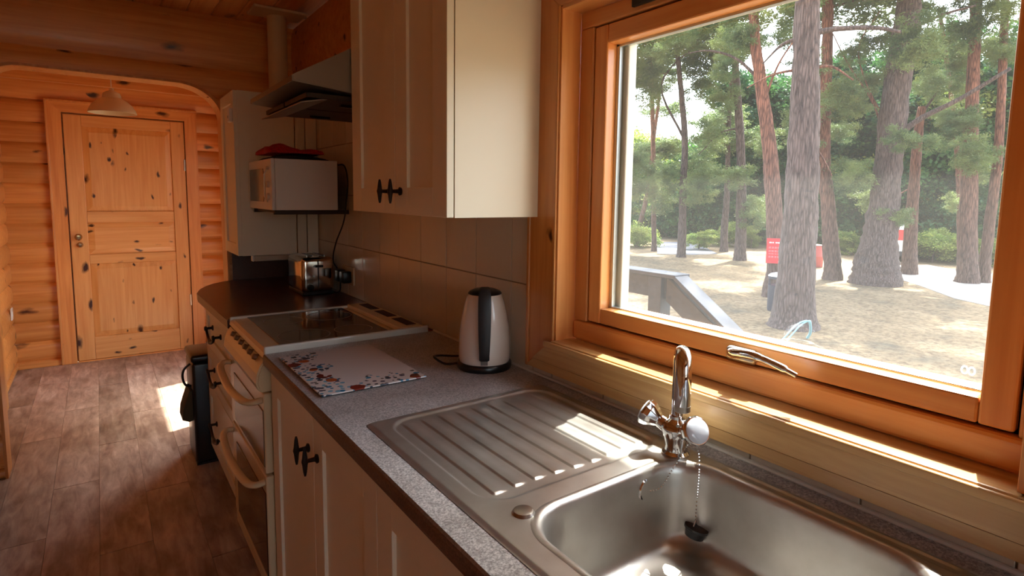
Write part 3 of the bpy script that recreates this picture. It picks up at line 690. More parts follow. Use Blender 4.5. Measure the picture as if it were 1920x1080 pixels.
# strap handle: rectangular section swept in the plane of kd
hpth = [(.030, .238), (.058, .236), (.076, .225), (.086, .205), (.092, .17), (.096, .13), (.098, .09), (.096, .06), (.088, .046), (.078, .045)]
hb_ = bmesh.new(); side = Vector((-kd.y, kd.x, 0)); rg = []
sc_ = smooth_curve([kc+kd*a+Vector((0, 0, z)) for a, z in hpth], 4)
for i, p in enumerate(sc_):
    t = (sc_[min(i+1, len(sc_)-1)]-sc_[max(i-1, 0)]).normalized(); nrm = side.cross(t).normalized(); u_ = i/(len(sc_)-1)
    wd = .0145+.004*math.sin(PI*min(1, u_*1.3)); th = .006
    rg.append([hb_.verts.new(p+side*wd*a+nrm*th*b) for a, b in ((-1, -.5), (-.7, -1), (.7, -1), (1, -.5), (1, .5), (.7, 1), (-.7, 1), (-1, .5))])
for a, b in zip(rg, rg[1:]):
    for k in range(8): hb_.faces.new((a[k], a[(k+1) % 8], b[(k+1) % 8], b[k]))
hb_.faces.new(rg[0]); hb_.faces.new(rg[-1][::-1])
hd = obj('handle', hb_, plain('soft_black', (30, 31, 34), .5), kt, smooth=True)
obj('lid_button', LA([(0, .004), (.008, .003), (.010, 0)], kc+kd*.083+Vector((0, 0, .218)), 18, kd*.9+Vector((0, 0, .5))), plain('grey_button', (150, 150, 152), .3), hd, smooth=True)
q = kc+kd*.0765+Vector((0, 0, .032)); ib = bmesh.new()
for a in (0,): 
    vv = [ib.verts.new(q+side*sx*.010+Vector((0, 0, sz*.007))+kd*dd) for dd in (-.004, .002) for sx in (-1, 1) for sz in (-1, 1)]
    for f in ((0, 1, 3, 2), (4, 6, 7, 5), (0, 4, 5, 1), (2, 3, 7, 6), (0, 2, 6, 4), (1, 5, 7, 3)): ib.faces.new([vv[i] for i in f])
obj('switch', ib, plain('grey_switch', (120, 112, 106), .35), kt)
obj('spout', T([kc-kd*.05+Vector((0, 0, .175)), kc-kd*.068+Vector((0, 0, .20)), kc-kd*.076+Vector((0, 0, .216))], [.026, .02, .012], 16, flat=.6), plain('kettle_white2', (228, 220, 210), .22), kt, smooth=True)
obj('power_cord', T(smooth_curve([kc+Vector((-.07, .035, .012)), (-.19, 1.46, .92), (-.205, 1.50, .933), (-.17, 1.53, .925), (-.10, 1.52, .916), (-.02, 1.53, .916)]), .0035, 8), BLACK, kt, smooth=True)

# ---- cooker
ck = thing('cooker', (-.3, 2.19, 0), 'cream freestanding electric cooker with two bow-handled oven doors and glass hob', 'cooker')
CY0, CY1 = 1.895, 2.485
obj('cooker_body', boxes([(-.575, -.03, CY0+.004, CY1-.004, .07, .885)]), CREAMP, ck)
bm = bmesh.new(); prism(bm, [(-.60, .893), (-.59, .886), (-.03, .886), (-.03, .912), (-.585, .914), (-.596, .908)], 'y', CY0, CY1, bev=.002)
top = obj('hob_surround', bm, CREAMP, ck)
PALE = plain('pale_enamel', (214, 214, 204), .25, coat=.4)
for ya, zt in ((CY0-.004, .931), (CY1-.012, .922)): obj('hob_lip', B(-.598, -.02, ya, ya+.016, .893, zt, bev=.005), PALE, ck)
obj('hob_glass', B(-.535, -.15, CY0+.014, CY1-.014, .9125, .9165, bev=.001), HOBG, ck)
obj('rear_vent', boxes([(-.125, -.03, CY0+.02, CY1-.02, .9125, .93)], bev=.004), CREAMP, ck)
for k in range(3):
    y0 = CY0+.05+k*.175; lb = bmesh.new()
    for j in range(9): box(lb, -.085, -.045, y0+j*.0155, y0+j*.0155+.010, .930, .9315)
    obj('vent_slots', lb, plain('vent_dark', (70, 48, 36), .6), ck)
for k, (x, y, r) in enumerate(((-.43, 2.05, .09), (-.43, 2.33, .075), (-.25, 2.05, .07), (-.25, 2.33, .09))):
    rb = bmesh.new(); lathe(rb, [(r, 0), (r, .0004), (r-.004, .0004), (r-.004, 0)], (x, y, .9167), 40); obj('heating_zone', rb, plain('zone_ring', (150, 130, 110), .3), ck)
bm = bmesh.new(); prism(bm, [(-.598, .885), (-.575, .885), (-.575, .782), (-.606, .782), (-.618, .792), (-.624, .812), (-.620, .842), (-.610, .868)], 'y', CY0+.004, CY1-.004, bev=.006); obj('control_panel', bm, CREAMP, ck)
for k in range(6):
    kb = bmesh.new(); c = Vector((-.600, 1.985+.075*k, .876)); lathe(kb, [(.012, 0), (.012, .004), (.010, .006), (.009, .016), (0, .018)], c, 18, Vector((-1, 0, .5)))
    obj('control_knob', kb, plain('brown_knob', (120, 84, 52), .35), ck, smooth=True)
def oven(z0, z1, gz0, gz1, gm):
    d = obj('oven_door', B(-.603, -.577, CY0+.006, CY1-.006, z0, z1, bev=.005), CREAMP, ck)
    obj('door_glass', B(-.606, -.602, CY0+.012, CY1-.09, gz0, gz1, bev=.0015), gm, d)
    h = smooth_curve([(-.603, CY0+.035, z1-.028), (-.63, CY0+.03, z1-.028), (-.648, CY0+.07, z1-.034), (-.655, CY0+.18, z1-.044), (-.657, (CY0+CY1)/2, z1-.05), (-.655, CY1-.18, z1-.044), (-.648, CY1-.07, z1-.034), (-.63, CY1-.03, z1-.028), (-.603, CY1-.035, z1-.028)])
    obj('handle', T(h, .0135, 12, flat=.7), CREAMP, d, smooth=True)
oven(.508, .776, .53, .72, plain('smoky_glass', (112, 92, 76), .1, spec=.8)); oven(.125, .498, .15, .44, DGLASS)
obj('storage_panel', B(-.600, -.577, CY0+.006, CY1-.006, .07, .120, bev=.003), CREAMP, ck)
for x in (-.54, -.08):
    for y in (CY0+.05, CY1-.05): obj('foot', LA([(0, 0), (.018, 0), (.018, .01), (.01, .02), (.01, .069), (0, .069)], (x, y, .0), 12), BLACK, ck)

# ---- extractor hood
hd = thing('extractor_hood', (-.25, 2.19, 1.75), 'grey wedge-shaped extractor hood above the cooker', 'extractor hood')
bm = bmesh.new(); prism(bm, [(-.49, 1.765), (-.49, 1.783), (-.475, 1.792), (-.02, 2.05), (-.004, 2.05), (-.004, 1.722), (-.02, 1.722)], 'y', 1.892, 2.50, bev=.003); obj('canopy', bm, HOODG, hd)
fp = bmesh.new(); prism(fp, [(-.455, 1.706), (-.455, 1.710), (-.30, 1.742), (-.30, 1.738)], 'y', 1.93, 2.475); obj('filter_flap', fp, HOODG, hd)
obj('filter', boxes([(-.44, -.06, 1.92+.28*k, 2.185+.28*k, 1.724, 1.74) for k in range(2)], bev=.002), plain('filter_dark', (70, 58, 48), .5, metal=.5), hd)
for y in (2.0, 2.36): obj('lamp_strip', B(-.30, -.22, y, y+.02, 1.715, 1.724), BLACK, hd)

# ---- wall cabinet next to the window
wc = thing('wall_cabinet', (-.15, 1.56, 1.36), 'tall cream two-door wall cabinet beside the window', 'cabinet')
UY0, UY1, UZ0, UZ1 = 1.285, 1.884, 1.36, 2.12
UY0 = 1.243
obj('carcass', boxes([(-.283, -.004, UY0, UY0+.018, UZ0, UZ1), (-.283, -.004, UY1-.018, UY1, UZ0, UZ1), (-.283, -.004, UY0+.018, UY1-.018, UZ0, UZ0+.018), (-.283, -.004, UY0+.018, UY1-.018, UZ1-.018, UZ1)]), CREAM, wc)
for a, b, h in ((UY0, 1.545, 1.508), (1.545, UY1, 1.582)):
    d = obj('door', shaker(-.305, a, b, UZ0-.001, UZ1, fr=.075), CREAM, wc); t_handle(d, -.305, h, 1.425, .068)

# ---- boiler cupboard and flue
bc = thing('corner_cupboard', (-.2, 3.45, 1.085), 'plain cream wall cupboard hung beside the arch, behind the microwave', 'cabinet')
obj('carcass', B(-.40, -.122, 3.25, 3.618, 1.085, 1.935, bev=.002), CREAM, bc)
obj('filler_panel', boxes([(-.117, -.067, 3.252, 3.262, 1.085, 1.935), (-.062, -.004, 3.252, 3.262, 1.085, 1.935)], bev=.001), CREAM, bc)
bm = shaker(-.42, 3.25, 3.618, 1.085, 1.935, fr=.06); obj('door', bm, CREAM, bc)
sb = obj('white_box', B(-.438, -.4205, 3.262, 3.318, 1.775, 1.845, bev=.004), WHITE); tag(sb, 'small white box fixed high on the cupboard beside the arch', 'small_box')  # plain white box of unknown purpose
obj('white_box_disc', LA([(0, .004), (.006, .003), (.008, 0)], (-.438, 3.29, 1.80), 12, (-1, 0, 0)), plain('lens', (200, 200, 196), .2), sb)  # small pale disc on the white box
st = obj('strip_light', B(-.34, -.06, 3.262, 3.30, 1.052, 1.084, bev=.006), plain('pale_diffuser', (190, 176, 156), .35)); tag(st, 'slim pale strip light under the cupboard behind the toaster', 'light')
obj('end_cap', boxes([(-.35, -.341, 3.262, 3.30, 1.052, 1.084)], bev=.003), WHITE, st)
fu = thing('flue_pipe', (-.158, 3.40, 1.936), 'pale vertical flue pipe rising from the cupboard to the ceiling', 'pipe')
obj('pipe', LA([(.05, 0), (.05, CEIL-.016-1.936)], (-.158, 3.40, 1.936), 28), plain('flue_enamel', (206, 178, 140), .45), fu, smooth=True)
obj('pipe_collar', LA([(.062, 0), (.062, .02), (.05, .022)], (-.158, 3.40, 1.936), 28), plain('flue_enamel2', (206, 178, 140), .45), fu, smooth=True)
obj('ceiling_plate', B(-.30, -.03, 3.27, 3.45, CEIL-.016, CEIL-.001, bev=.004), plain('plate_enamel', (204, 180, 146), .45), fu)

# ---- microwave on brackets
mw = thing('microwave', (-.2, 2.98, 1.33), 'white microwave oven on a wall bracket above the toaster', 'microwave')
MY0, MY1 = 2.75, 3.215
obj('casing', B(-.345, -.06, MY0, MY1, 1.338, 1.572, bev=.004), WHITE, mw)
obj('front_frame', B(-.362, -.346, MY0, MY1, 1.338, 1.572, bev=.004), WHITE, mw)
wpts = [(MY1-.03, 1.375)]+[(MY0+.155+.035*math.cos(PI*(k/10-.5))*-1+.0, 1.375+.155*k/10) for k in range(11)]+[(MY1-.03, 1.53)]
bm = bmesh.new(); prism(bm, wpts, 'x', -.365, -.3625); obj('window', bm, plain('microwave_glass', (52, 38, 30), .15), mw)
for z, r in ((1.53, .008), (1.455, .016), (1.40, .016)): obj('dial', LA([(0, .012), (r*.9, .011), (r, 0)], (-.362, MY0+.05, z), 20, (-1, 0, 0)), plain('dial', (206, 190, 170), .35), mw, smooth=True)
db = bmesh.new(); tube(db, [(-.364, MY0+.075, 1.375), (-.372, MY0+.09, 1.40), (-.372, MY0+.09, 1.50), (-.364, MY0+.075, 1.53)], .004, 8); obj('door_handle', db, WHITE, mw, smooth=True)
obj('back_panel', B(-.06, -.052, MY0+.02, MY1-.02, 1.345, 1.565), BLACK, mw)
obj('power_cord', T(smooth_curve([(-.052, MY0+.03, 1.555), (-.03, MY0-.01, 1.55), (-.022, MY0-.03, 1.48), (-.03, MY0-.03, 1.38), (-.035, MY0+.0, 1.28), (-.045, MY0+.09, 1.17), (-.04, 2.90, 1.08), (-.03, 2.87, 1.04)]), .0035, 8), BLACK, mw, smooth=True)
bk = thing('microwave_bracket', (-.2, 2.98, 1.31), 'dark metal bracket under the white microwave', 'bracket')
obj('bracket_arm', boxes([(-.35, -.0005, 2.765, 2.785, 1.318, 1.337)], bev=.002), plain('bracket_metal', (60, 44, 36), .5, metal=.4), bk)
obj('bracket_arm', boxes([(-.35, -.0005, 3.17, 3.19, 1.318, 1.337)], bev=.002), plain('bracket_metal2', (60, 44, 36), .5, metal=.4), bk)
obj('bracket_tray', B(-.335, -.03, 2.787, 3.168, 1.324, 1.337, bev=.001), plain('bracket_metal3', (60, 44, 36), .5, metal=.4), bk)
# oven gloves and cloth on top
def cloth(name, x0, x1, y0, y1, z0, hfun, m, th=.006, n=22):
    bm = bmesh.new(); top = []; bot = []
    for i in range(n+1):
        a = []; b = []
        for j in range(n+1):
            u, v = i/n, j/n; ang = math.atan2(v-.5, u-.5); 
            x = x0+(x1-x0)*u+.006*math.sin(v*9+3); y = y0+(y1-y0)*v+.008*math.sin(u*7)
            h = hfun(u, v); a.append(bm.verts.new((x, y, z0+h+th))); b.append(bm.verts.new((x, y, z0+max(0, h-.012)*.0)))
        top.append(a); bot.append(b)
    for i in range(n):
        for j in range(n):
            bm.faces.new((top[i][j], top[i+1][j], top[i+1][j+1], top[i][j+1])); bm.faces.new((bot[i][j], bot[i][j+1], bot[i+1][j+1], bot[i+1][j]))
    for k in range(n):
        for A, Bq in ((lambda k: top[0][k], lambda k: bot[0][k]), (lambda k: top[n][k], lambda k: bot[n][k])): bm.faces.new((A(k), A(k+1), Bq(k+1), Bq(k)))
        bm.faces.new((top[k][0], top[k+1][0], bot[k+1][0], bot[k][0])); bm.faces.new((top[k][n], top[k+1][n], bot[k+1][n], bot[k][n]))
    return obj(name, bm, m, smooth=True, auto=False)
g1 = cloth('pot_holder', -.335, -.085, 2.80, 3.10, 1.5725, lambda u, v: .024*math.sin(PI*min(1, max(0, u)))**.5*math.sin(PI*v)**.4, plain('black_cloth', (24, 18, 18), .9, noise=.3, ns=200, bmp=.4)); tag(g1, 'black folded pot holder lying on top of the microwave', 'pot holder')
g2 = cloth('oven_glove', -.345, -.10, 2.82, 3.12, 1.603, lambda u, v: (.016+.030*math.exp(-((u-.28)/.14)**2)+.010*math.sin(u*15+v*4))*math.sin(PI*min(1,max(0,v)))**.35, plain('red_cloth', (176, 26, 18), .85, noise=.15, ns=120, bmp=.4)); tag(g2, 'crumpled red oven glove on top of the black pot holder', 'oven glove')

# ---- toaster
ts = thing('toaster', (-.13, 3.0, .911), 'chrome two-slot toaster in front of the dark splashback', 'toaster')
TX0, TX1, TY0, TY1 = -.205, -.045, 2.87, 3.14
obj('body', B(TX0, TX1, TY0, TY1, .925, 1.10, bev=.022, seg=5), plain('polished_steel', (206, 196, 182), .12, metal=1), ts, smooth=True)
obj('base', B(TX0+.004, TX1-.004, TY0+.004, TY1-.004, .911, .93, bev=.004), BLACK, ts)
obj('slot', boxes([(TX0+.04, TX0+.062, TY0+.05, TY1-.04, 1.0985, 1.1015), (TX1-.062, TX1-.04, TY0+.05, TY1-.04, 1.0985, 1.1015)]), BLACK, ts)
obj('bread_rack', boxes([(TX0+.035+.0, TX0+.038, TY0+.04, TY1-.03, 1.10, 1.108), (TX0+.064, TX0+.067, TY0+.04, TY1-.03, 1.10, 1.108), (TX1-.038, TX1-.035, TY0+.04, TY1-.03, 1.10, 1.108), (TX1-.067, TX1-.064, TY0+.04, TY1-.03, 1.10, 1.108)]), CHROME, ts)
obj('lever_track', B(-.129, -.123, TY0-.0015, TY0+.002, .95, 1.085), BLACK, ts); obj('lever', B(-.146, -.106, TY0-.022, TY0-.002, 1.052, 1.064, bev=.003), BLACK, ts)
obj('browning_dial', LA([(0, .014), (.015, .013), (.017, 0)], (-.166, TY0-.001, .953), 24, (0, -1, 0)), BLACK, ts, smooth=True)
obj('power_cord', T(smooth_curve([(-.06, TY0+.1, .93), (-.035, TY0+.02, .915), (-.028, 2.84, .93), (-.032, 2.82, .98), (-.036, 2.81, 1.0)]), .0035, 8), BLACK, ts, smooth=True)
# socket and plugs
so_ = obj('wall_socket', B(-.010, -.0005, 2.70, 2.85, .97, 1.06, bev=.003), plain('socket_cream', (206, 184, 150), .25)); tag(so_, 'double wall socket with black plugs beside the toaster', 'socket')
for y in (2.745, 2.815):
    p = obj('power_plug', B(-.055, -.0105, y-.028, y+.028, .982, 1.040, bev=.007, seg=3), BLACK, smooth=True); tag(p, 'black three-pin plug in the wall socket, %s' % ('nearer the cooker' if y < 2.78 else 'nearer the toaster'), 'plug', 'black plugs in the wall socket')

# ---- pedal bin at the end of the units
kbn = thing('kitchen_bin', (-.55, 3.40, 0), 'black slim bin standing at the end of the drawers under the curved worktop', 'bin')
obj('bin_body', B(-.655, -.45, 3.26, 3.52, .012, .545, bev=.015, seg=3), BLACK, kbn, smooth=True); obj('bin_base', B(-.65, -.455, 3.265, 3.515, .0, .012), BLACK, kbn)
obj('bin_lid', B(-.660, -.445, 3.255, 3.525, .546, .585, bev=.014, seg=3), BLACK, kbn, smooth=True)
obj('bin_handle', T(smooth_curve([(-.655, 3.33, .53), (-.685, 3.33, .50), (-.692, 3.33, .46), (-.68, 3.33, .42), (-.655, 3.33, .41)]), .006, 8), BLACK, kbn, smooth=True)
tw = bmesh.new(); prism(tw, [(-.656, .40), (-.668, .40), (-.70, .30), (-.705, .25), (-.675, .235), (-.656, .24)], 'y', 3.28, 3.42, bev=.004)
tw = obj('cloth_bag', tw, plain('dark_green_cloth', (70, 66, 50), .9)); tag(tw, 'small dark cloth hanging on the side of the black bin', 'cloth')

# ---- pendant lamp
ld = thing('pendant_lamp', (-.895, 4.6, 1.915), 'cream metal pendant lamp hanging in front of the pine door', 'lamp')
LS = [(.134, 0), (.134, .004), (.128, .022), (.112, .05), (.088, .075), (.062, .092), (.052, .096), (.052, .112), (.046, .128), (.028, .138), (.014, .142), (.014, .158), (.006, .165)]
obj('lamp_shade', LA(LS+[(.006, .163), (.012, .14), (.044, .124), (.05, .095), (.085, .073), (.109, .048), (.125, .021), (.130, .0), (.134, 0)], (-.895, 4.6, 1.915), 44), plain('shade_cream', (216, 196, 160), .35, coat=.2), ld, smooth=True)
obj('lamp_cord', T([(-.895, 4.6, 2.08), (-.895, 4.6, CEIL-.03)], .003, 8), WHITE, ld); obj('ceiling_rose', LA([(0, 0), (.012, 0), (.04, .02), (.04, .029)], (-.895, 4.6, CEIL-.029), 24), WHITE, ld, smooth=True)
lb = bmesh.new(); bmesh.ops.create_uvsphere(lb, u_segments=16, v_segments=10, radius=.03, matrix=Matrix.Translation((-.895, 4.6, 1.975))); obj('bulb', lb, WHITE, ld, smooth=True)
sw = obj('light_switch', B(-1.5755, -1.568, 5.60, 5.68, .44, .53, bev=.003), WHITE); tag(sw, 'white wall socket plate low on the hall log wall', 'switch')
obj('rocker', B(-1.568, -1.565, 5.625, 5.655, .465, .505, bev=.001), WHITE, sw)

# ================================================================== OUTDOORS
GZ = -1.3
gbm = bmesh.new(); R_ = 150
bmesh.ops.create_grid(gbm, x_segments=60, y_segments=60, size=R_)
for v in gbm.verts: v.co.z = GZ; v.co.x += 40; v.co.y += 10
gr = obj('ground', gbm, GROUND, kind='structure')
def ground_patch(name, px, m, dz=.012):
    pts = [onz(a, b, GZ) for a, b in px]; bm = bmesh.new(); prism(bm, [(p.x, p.y) for p in pts], 'z', GZ-.02, GZ+dz); return obj(name, bm, m, kind='structure')
ground_patch('path', [(1683, 498), (1740, 497), (1800, 508), (1870, 526), (1990, 560), (1990, 600), (1858, 575), (1790, 560), (1730, 538), (1690, 525)], PATH)
ground_patch('road', [(1232, 454), (1300, 454), (1330, 468), (1345, 476), (1300, 478), (1232, 476)], ROAD)

# deck handrail close to the cabin
HR = thing('deck_handrail', (2.15, 2.7, GZ), 'dark painted timber deck handrail with a sloping stair rail outside the window', 'handrail')
DKP = plain('dark_deck_paint', (34, 42, 56), .6, noise=.12, ns=20)
def beam(name, a, b, wdt, hgt, parent=HR):
    a, b = Vector(a), Vector(b); bm = bmesh.new(); dz = (b.z-a.z); 
    pts = [(a.y, a.z-hgt/2), (b.y, b.z-hgt/2), (b.y, b.z+hgt/2), (a.y, a.z+hgt/2)]
    prism(bm, pts, 'x', a.x-wdt/2, a.x+wdt/2, bev=.004); return obj(name, bm, DKP, parent)
beam('rail', (2.17, 2.56, .80), (2.17, 5.2, .80), .05, .15)
obj('rail_cap', B(2.10, 2.26, 2.45, 5.2, .878, .905, bev=.004), DKP, HR)
obj('post', B(2.11, 2.22, 2.57, 2.68, GZ, .877, bev=.004), DKP, HR)
obj('post', B(2.11, 2.22, 4.6, 4.71, GZ, .877, bev=.004), DKP, HR)
beam('stair_rail', (2.165, 2.55, .80), (2.165, .75, -.42), .05, .17); 
bm = bmesh.new(); prism(bm, [(2.46, .872), (.70, -.325), (.70, -.298), (2.46, .902)], 'x', 2.10, 2.24, bev=.003); obj('stair_rail_cap', bm, DKP, HR)
obj('post', B(2.11, 2.22, .72, .83, GZ, -.36, bev=.004), DKP, HR)

# foliage meshes (shared)
def leaf_mesh(name, n, size, aspect, mat_, seed, clumps=26, spread=.16, flat=.7, needle=False):
    r = np.random.RandomState(seed)
    cc = r.normal(size=(clumps, 3)); cc /= np.linalg.norm(cc, axis=1)[:, None]; cc *= (r.rand(clumps, 1)**.5)*.85; cc[:, 2] *= flat
    ci = r.randint(0, clumps, n); c = cc[ci]+r.normal(size=(n, 3))*spread*np.array([1, 1, .6])
    a = r.normal(size=(n, 3)); a /= np.linalg.norm(a, axis=1)[:, None]
    if needle: a[:, 2] = np.abs(a[:, 2])*.8+.1
    b = np.cross(a, r.normal(size=(n, 3))); b /= np.linalg.norm(b, axis=1)[:, None]
    L = size*(.6+.8*r.rand(n, 1)); Wd = L*aspect
    v = np.stack([c-a*L/2, c+b*Wd/2, c+a*L/2, c-b*Wd/2], 1).reshape(-1, 3)
    me = bpy.data.meshes.new(name); me.vertices.add(4*n); me.vertices.foreach_set('co', v.ravel())
    me.loops.add(4*n); me.loops.foreach_set('vertex_index', np.arange(4*n)); me.polygons.add(n)
    me.polygons.foreach_set('loop_start', np.arange(n)*4); me.update(calc_edges=True); me.materials.append(mat_); return me
PM = [leaf_mesh('pine_foliage', 4200, .12, .2, PINEL, 1+k, 30, .12, .8, True) for k in range(3)]
BM_ = [leaf_mesh('leaf_foliage', 4500, .10, .6, BROADL, 11+k, 36, .14, .8) for k in range(3)]
LM = [leaf_mesh('bright_foliage', 3600, .09, .6, BRIGHTL, 21+k, 26, .14, .8) for k in range(2)]
def foliage(tree, meshes, loc, s, sz=.8, sub=None):
    o = bpy.data.objects.new('foliage', rnd.choice(meshes)); COL.objects.link(o); o.parent = tree; o.location = Vector(loc)-tree.location
    o.rotation_euler = (rnd.uniform(-.2, .2), rnd.uniform(-.2, .2), rnd.uniform(0, 6.28)); o.scale = (s, s, s*sz); o['kind'] = 'stuff'; return o
def trunk_mesh(pts, rad, n=20, rough=.05):
    bm = bmesh.new(); sp = smooth_curve(pts, 6); m = len(pts)-1; rr_ = []
    for i in range(len(sp)):
        t = i/6; k = min(int(t), m-1); f = t-k; rr_.append(rad[k]*(1-f)+rad[k+1]*f)
    tube(bm, sp, rr_, n)
    for v in bm.verts: v.co += Vector((rnd.uniform(-1, 1), rnd.uniform(-1, 1), 0))*rough*rad[0]
    return bm
def tree(base, path, label, bark=BARK, base_w=None, flare=1.35, top=None, group=None, cat='tree', name='pine_tree'):
    """base: photo pixel of the foot; path: [(px, py, width_px)] upwards; extended above the window"""
    b = onz(base[0], base[1], GZ); t = thing(name, b, label, cat, group); w0 = path[0][2]
    pts = [Vector((b.x, b.y, GZ-.1))]; rad = [w0/2*depth(b)/FPX*flare]
    pts.append(Vector((b.x, b.y, GZ+.35))); rad.append(w0/2*depth(b)/FPX*1.08)
    for px, py, wd in path:
        p = onplane(px, py, b); 
        if p.z > pts[-1].z+.3: pts.append(p); rad.append(wd/2*depth(p)/FPX)
    if top is None: top = 13
    last, prev = pts[-1], pts[-2]; d = (last-prev).normalized()
    while pts[-1].z < top: pts.append(pts[-1]+d*2.5+Vector((rnd.uniform(-.1, .1), rnd.uniform(-.1, .1), 0))); rad.append(max(.03, rad[-1]*.86))
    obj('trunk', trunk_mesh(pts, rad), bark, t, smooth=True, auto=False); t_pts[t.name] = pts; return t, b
t_pts = {}
def branch(t, b, pxs, r0, r1, dd=0):
    pts = [onplane(px, py, b)+Vector((dd*i*.25, 0, 0)) for i, (px, py) in enumerate(pxs)]; sp = smooth_curve(pts, 5)
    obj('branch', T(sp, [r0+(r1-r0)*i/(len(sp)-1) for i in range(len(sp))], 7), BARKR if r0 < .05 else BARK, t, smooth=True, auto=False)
def fol_px(t, b, lst, meshes=PM, sz=1.0):
    for px, py, wpx in lst:
        p = onplane(px, py, b); s = wpx/2*depth(p)/FPX; p = p+Vector((rnd.uniform(-1.5, 1.5), rnd.uniform(-1.5, 1.5), 0))
        foliage(t, meshes, p, s, sz)
def crown(t, n, z0, z1, rad, s0, s1):
    pts = t_pts[t.name]
    for i in range(n):
        z = z0+(z1-z0)*rnd.random(); p = min(pts, key=lambda q: abs(q.z-z)); a = rnd.uniform(0, 6.28); r = rad*rnd.uniform(.2, 1)
        c = Vector((p.x+r*math.cos(a), p.y+r*math.sin(a), z)); foliage(t, PM, c, rnd.uniform(s0, s1), .6)
        if i % 3 == 0: obj('branch', T([Vector((p.x, p.y, z-.4)), Vector((p.x+r*.5*math.cos(a), p.y+r*.5*math.sin(a), z-.1)), c], [.05, .035, .015], 6), BARKR, t, smooth=True, auto=False)
# main trunk
t1, b1 = tree((1487, 612), [(1490, 560, 68), (1497, 450, 60), (1504, 320, 56), (1510, 150, 46), (1515, 0, 42)], 'thick grey pine trunk nearest the window, beside the black litter bin', flare=1.5, top=12)
branch(t1, b1, [(1512, 68), (1560, 55), (1640, 52), (1690, 60)], .07, .03); branch(t1, b1, [(1498, 72), (1465, 85), (1430, 120)], .05, .015)
branch(t1, b1, [(1520, 128), (1560, 125), (1600, 150)], .04, .015); branch(t1, b1, [(1500, 130), (1450, 140), (1400, 165)], .035, .012); branch(t1, b1, [(1525, 270), (1545, 300), (1560, 330)], .025, .01)
crown(t1, 9, 8.5, 14, 4.5, 1.6, 2.4)
t2, b2 = tree((1449, 556), [(1455, 500, 32), (1452, 420, 30), (1445, 300, 26), (1430, 180, 22), (1416, 80, 18), (1412, 0, 16)], 'reddish pine with the red sign fixed to it, behind the litter bin', BARKR, top=13)
fol_px(t2, b2, [(1400, 50, 110), (1440, 20, 120), (1370, 80, 90), (1450, 110, 80)]); branch(t2, b2, [(1425, 150), (1380, 110), (1330, 95), (1290, 100)], .05, .015); branch(t2, b2, [(1432, 190), (1460, 120), (1500, 60)], .04, .015)
crown(t2, 9, 8, 14, 4.5, 1.6, 2.4); fol_px(t2, b2, [(1330, 30, 120), (1300, 60, 100), (1480, 60, 90), (1390, 120, 100)])
t3, b3 = tree((1560, 524), [(1557, 450, 28), (1552, 380, 24), (1545, 300, 22), (1547, 200, 20), (1551, 100, 19), (1553, 0, 18)], 'reddish pine just past the thickest near trunk, left of the flared trunk', BARKR, top=13)
crown(t3, 9, 8, 14, 4.5, 1.6, 2.4); fol_px(t3, b3, [(1600, 20, 90), (1620, 100, 80), (1560, 30, 80), (1650, 150, 80), (1585, 180, 80), (1560, 130, 90), (1590, 60, 80), (1530, 230, 80), (1570, 240, 80), (1540, 330, 70), (1590, 400, 70)])
t4, b4 = tree((1640, 532), [(1643, 490, 74), (1650, 440, 58), (1658, 380, 50), (1668, 280, 46), (1683, 150, 44), (1700, 50, 42), (1706, 0, 40)], 'broad pine trunk with a flared foot leaning right across the clearing', flare=1.25, top=12)
fol_px(t4, b4, [(1640, 180, 110), (1610, 250, 110), (1670, 270, 90), (1620, 330, 100), (1600, 160, 100), (1690, 120, 110), (1650, 90, 110), (1730, 60, 100), (1660, 370, 90), (1700, 200, 90), (1580, 310, 80)])
branch(t4, b4, [(1690, 248), (1730, 220), (1800, 185), (1895, 128)], .10, .05); branch(t4, b4, [(1665, 300), (1640, 200), (1590, 120), (1560, 60)], .04, .015); branch(t4, b4, [(1700, 60), (1760, 30), (1830, 10)], .06, .03); branch(t4, b4, [(1670, 240), (1630, 170), (1610, 90), (1650, 20)], .035, .01)
crown(t4, 9, 8, 13, 4.5, 1.6, 2.4)
t5, b5 = tree((1704, 514), [(1706, 470, 24), (1711, 380, 19), (1722, 250, 15), (1729, 200, 13)], 'slim red pine snapped off at the top, beside the flared trunk', BARKR, top=0)
branch(t5, b5, [(1727, 215), (1745, 190), (1762, 165)], .06, .02); branch(t5, b5, [(1712, 350), (1685, 365), (1672, 375)], .03, .012)
t6, b6 = tree((1813, 530), [(1814, 480, 32), (1816, 380, 28), (1820, 250, 23), (1825, 130, 20), (1830, 0, 18)], 'straight red pine at the edge of the pale path', BARKR, top=13)
fol_px(t6, b6, [(1740, 90, 90), (1760, 40, 80), (1890, 30, 80), (1860, 110, 80), (1780, 120, 80), (1720, 150, 80), (1870, 240, 70), (1740, 260, 90), (1900, 90, 80), (1840, 200, 70), (1850, 60, 120), (1800, 90, 100), (1870, 150, 90), (1770, 150, 80), (1880, 320, 100), (1830, 300, 90), (1790, 290, 90), (1860, 20, 110)]); crown(t6, 9, 9, 14, 4.5, 1.6, 2.4); fol_px(t6, b6, [(1740, 20, 110), (1770, 220, 80), (1750, 320, 80), (1800, 10, 100), (1890, 230, 60), (1840, 380, 60)])
t7, b7 = tree((1844, 530), [(1848, 480, 18), (1858, 400, 17), (1872, 280, 15), (1880, 120, 13), (1884, 0, 12)], 'thin pine leaning right beside the straight red pine', BARKR, top=12)
crown(t7, 4, 8, 12, 2, 1.2, 1.8)
t8, b8 = tree((1801, 512), [(1800, 450, 10), (1798, 340, 9), (1790, 240, 8), (1780, 150, 7)], 'slender sapling pine left of the straight red pine', BARKR, top=8)
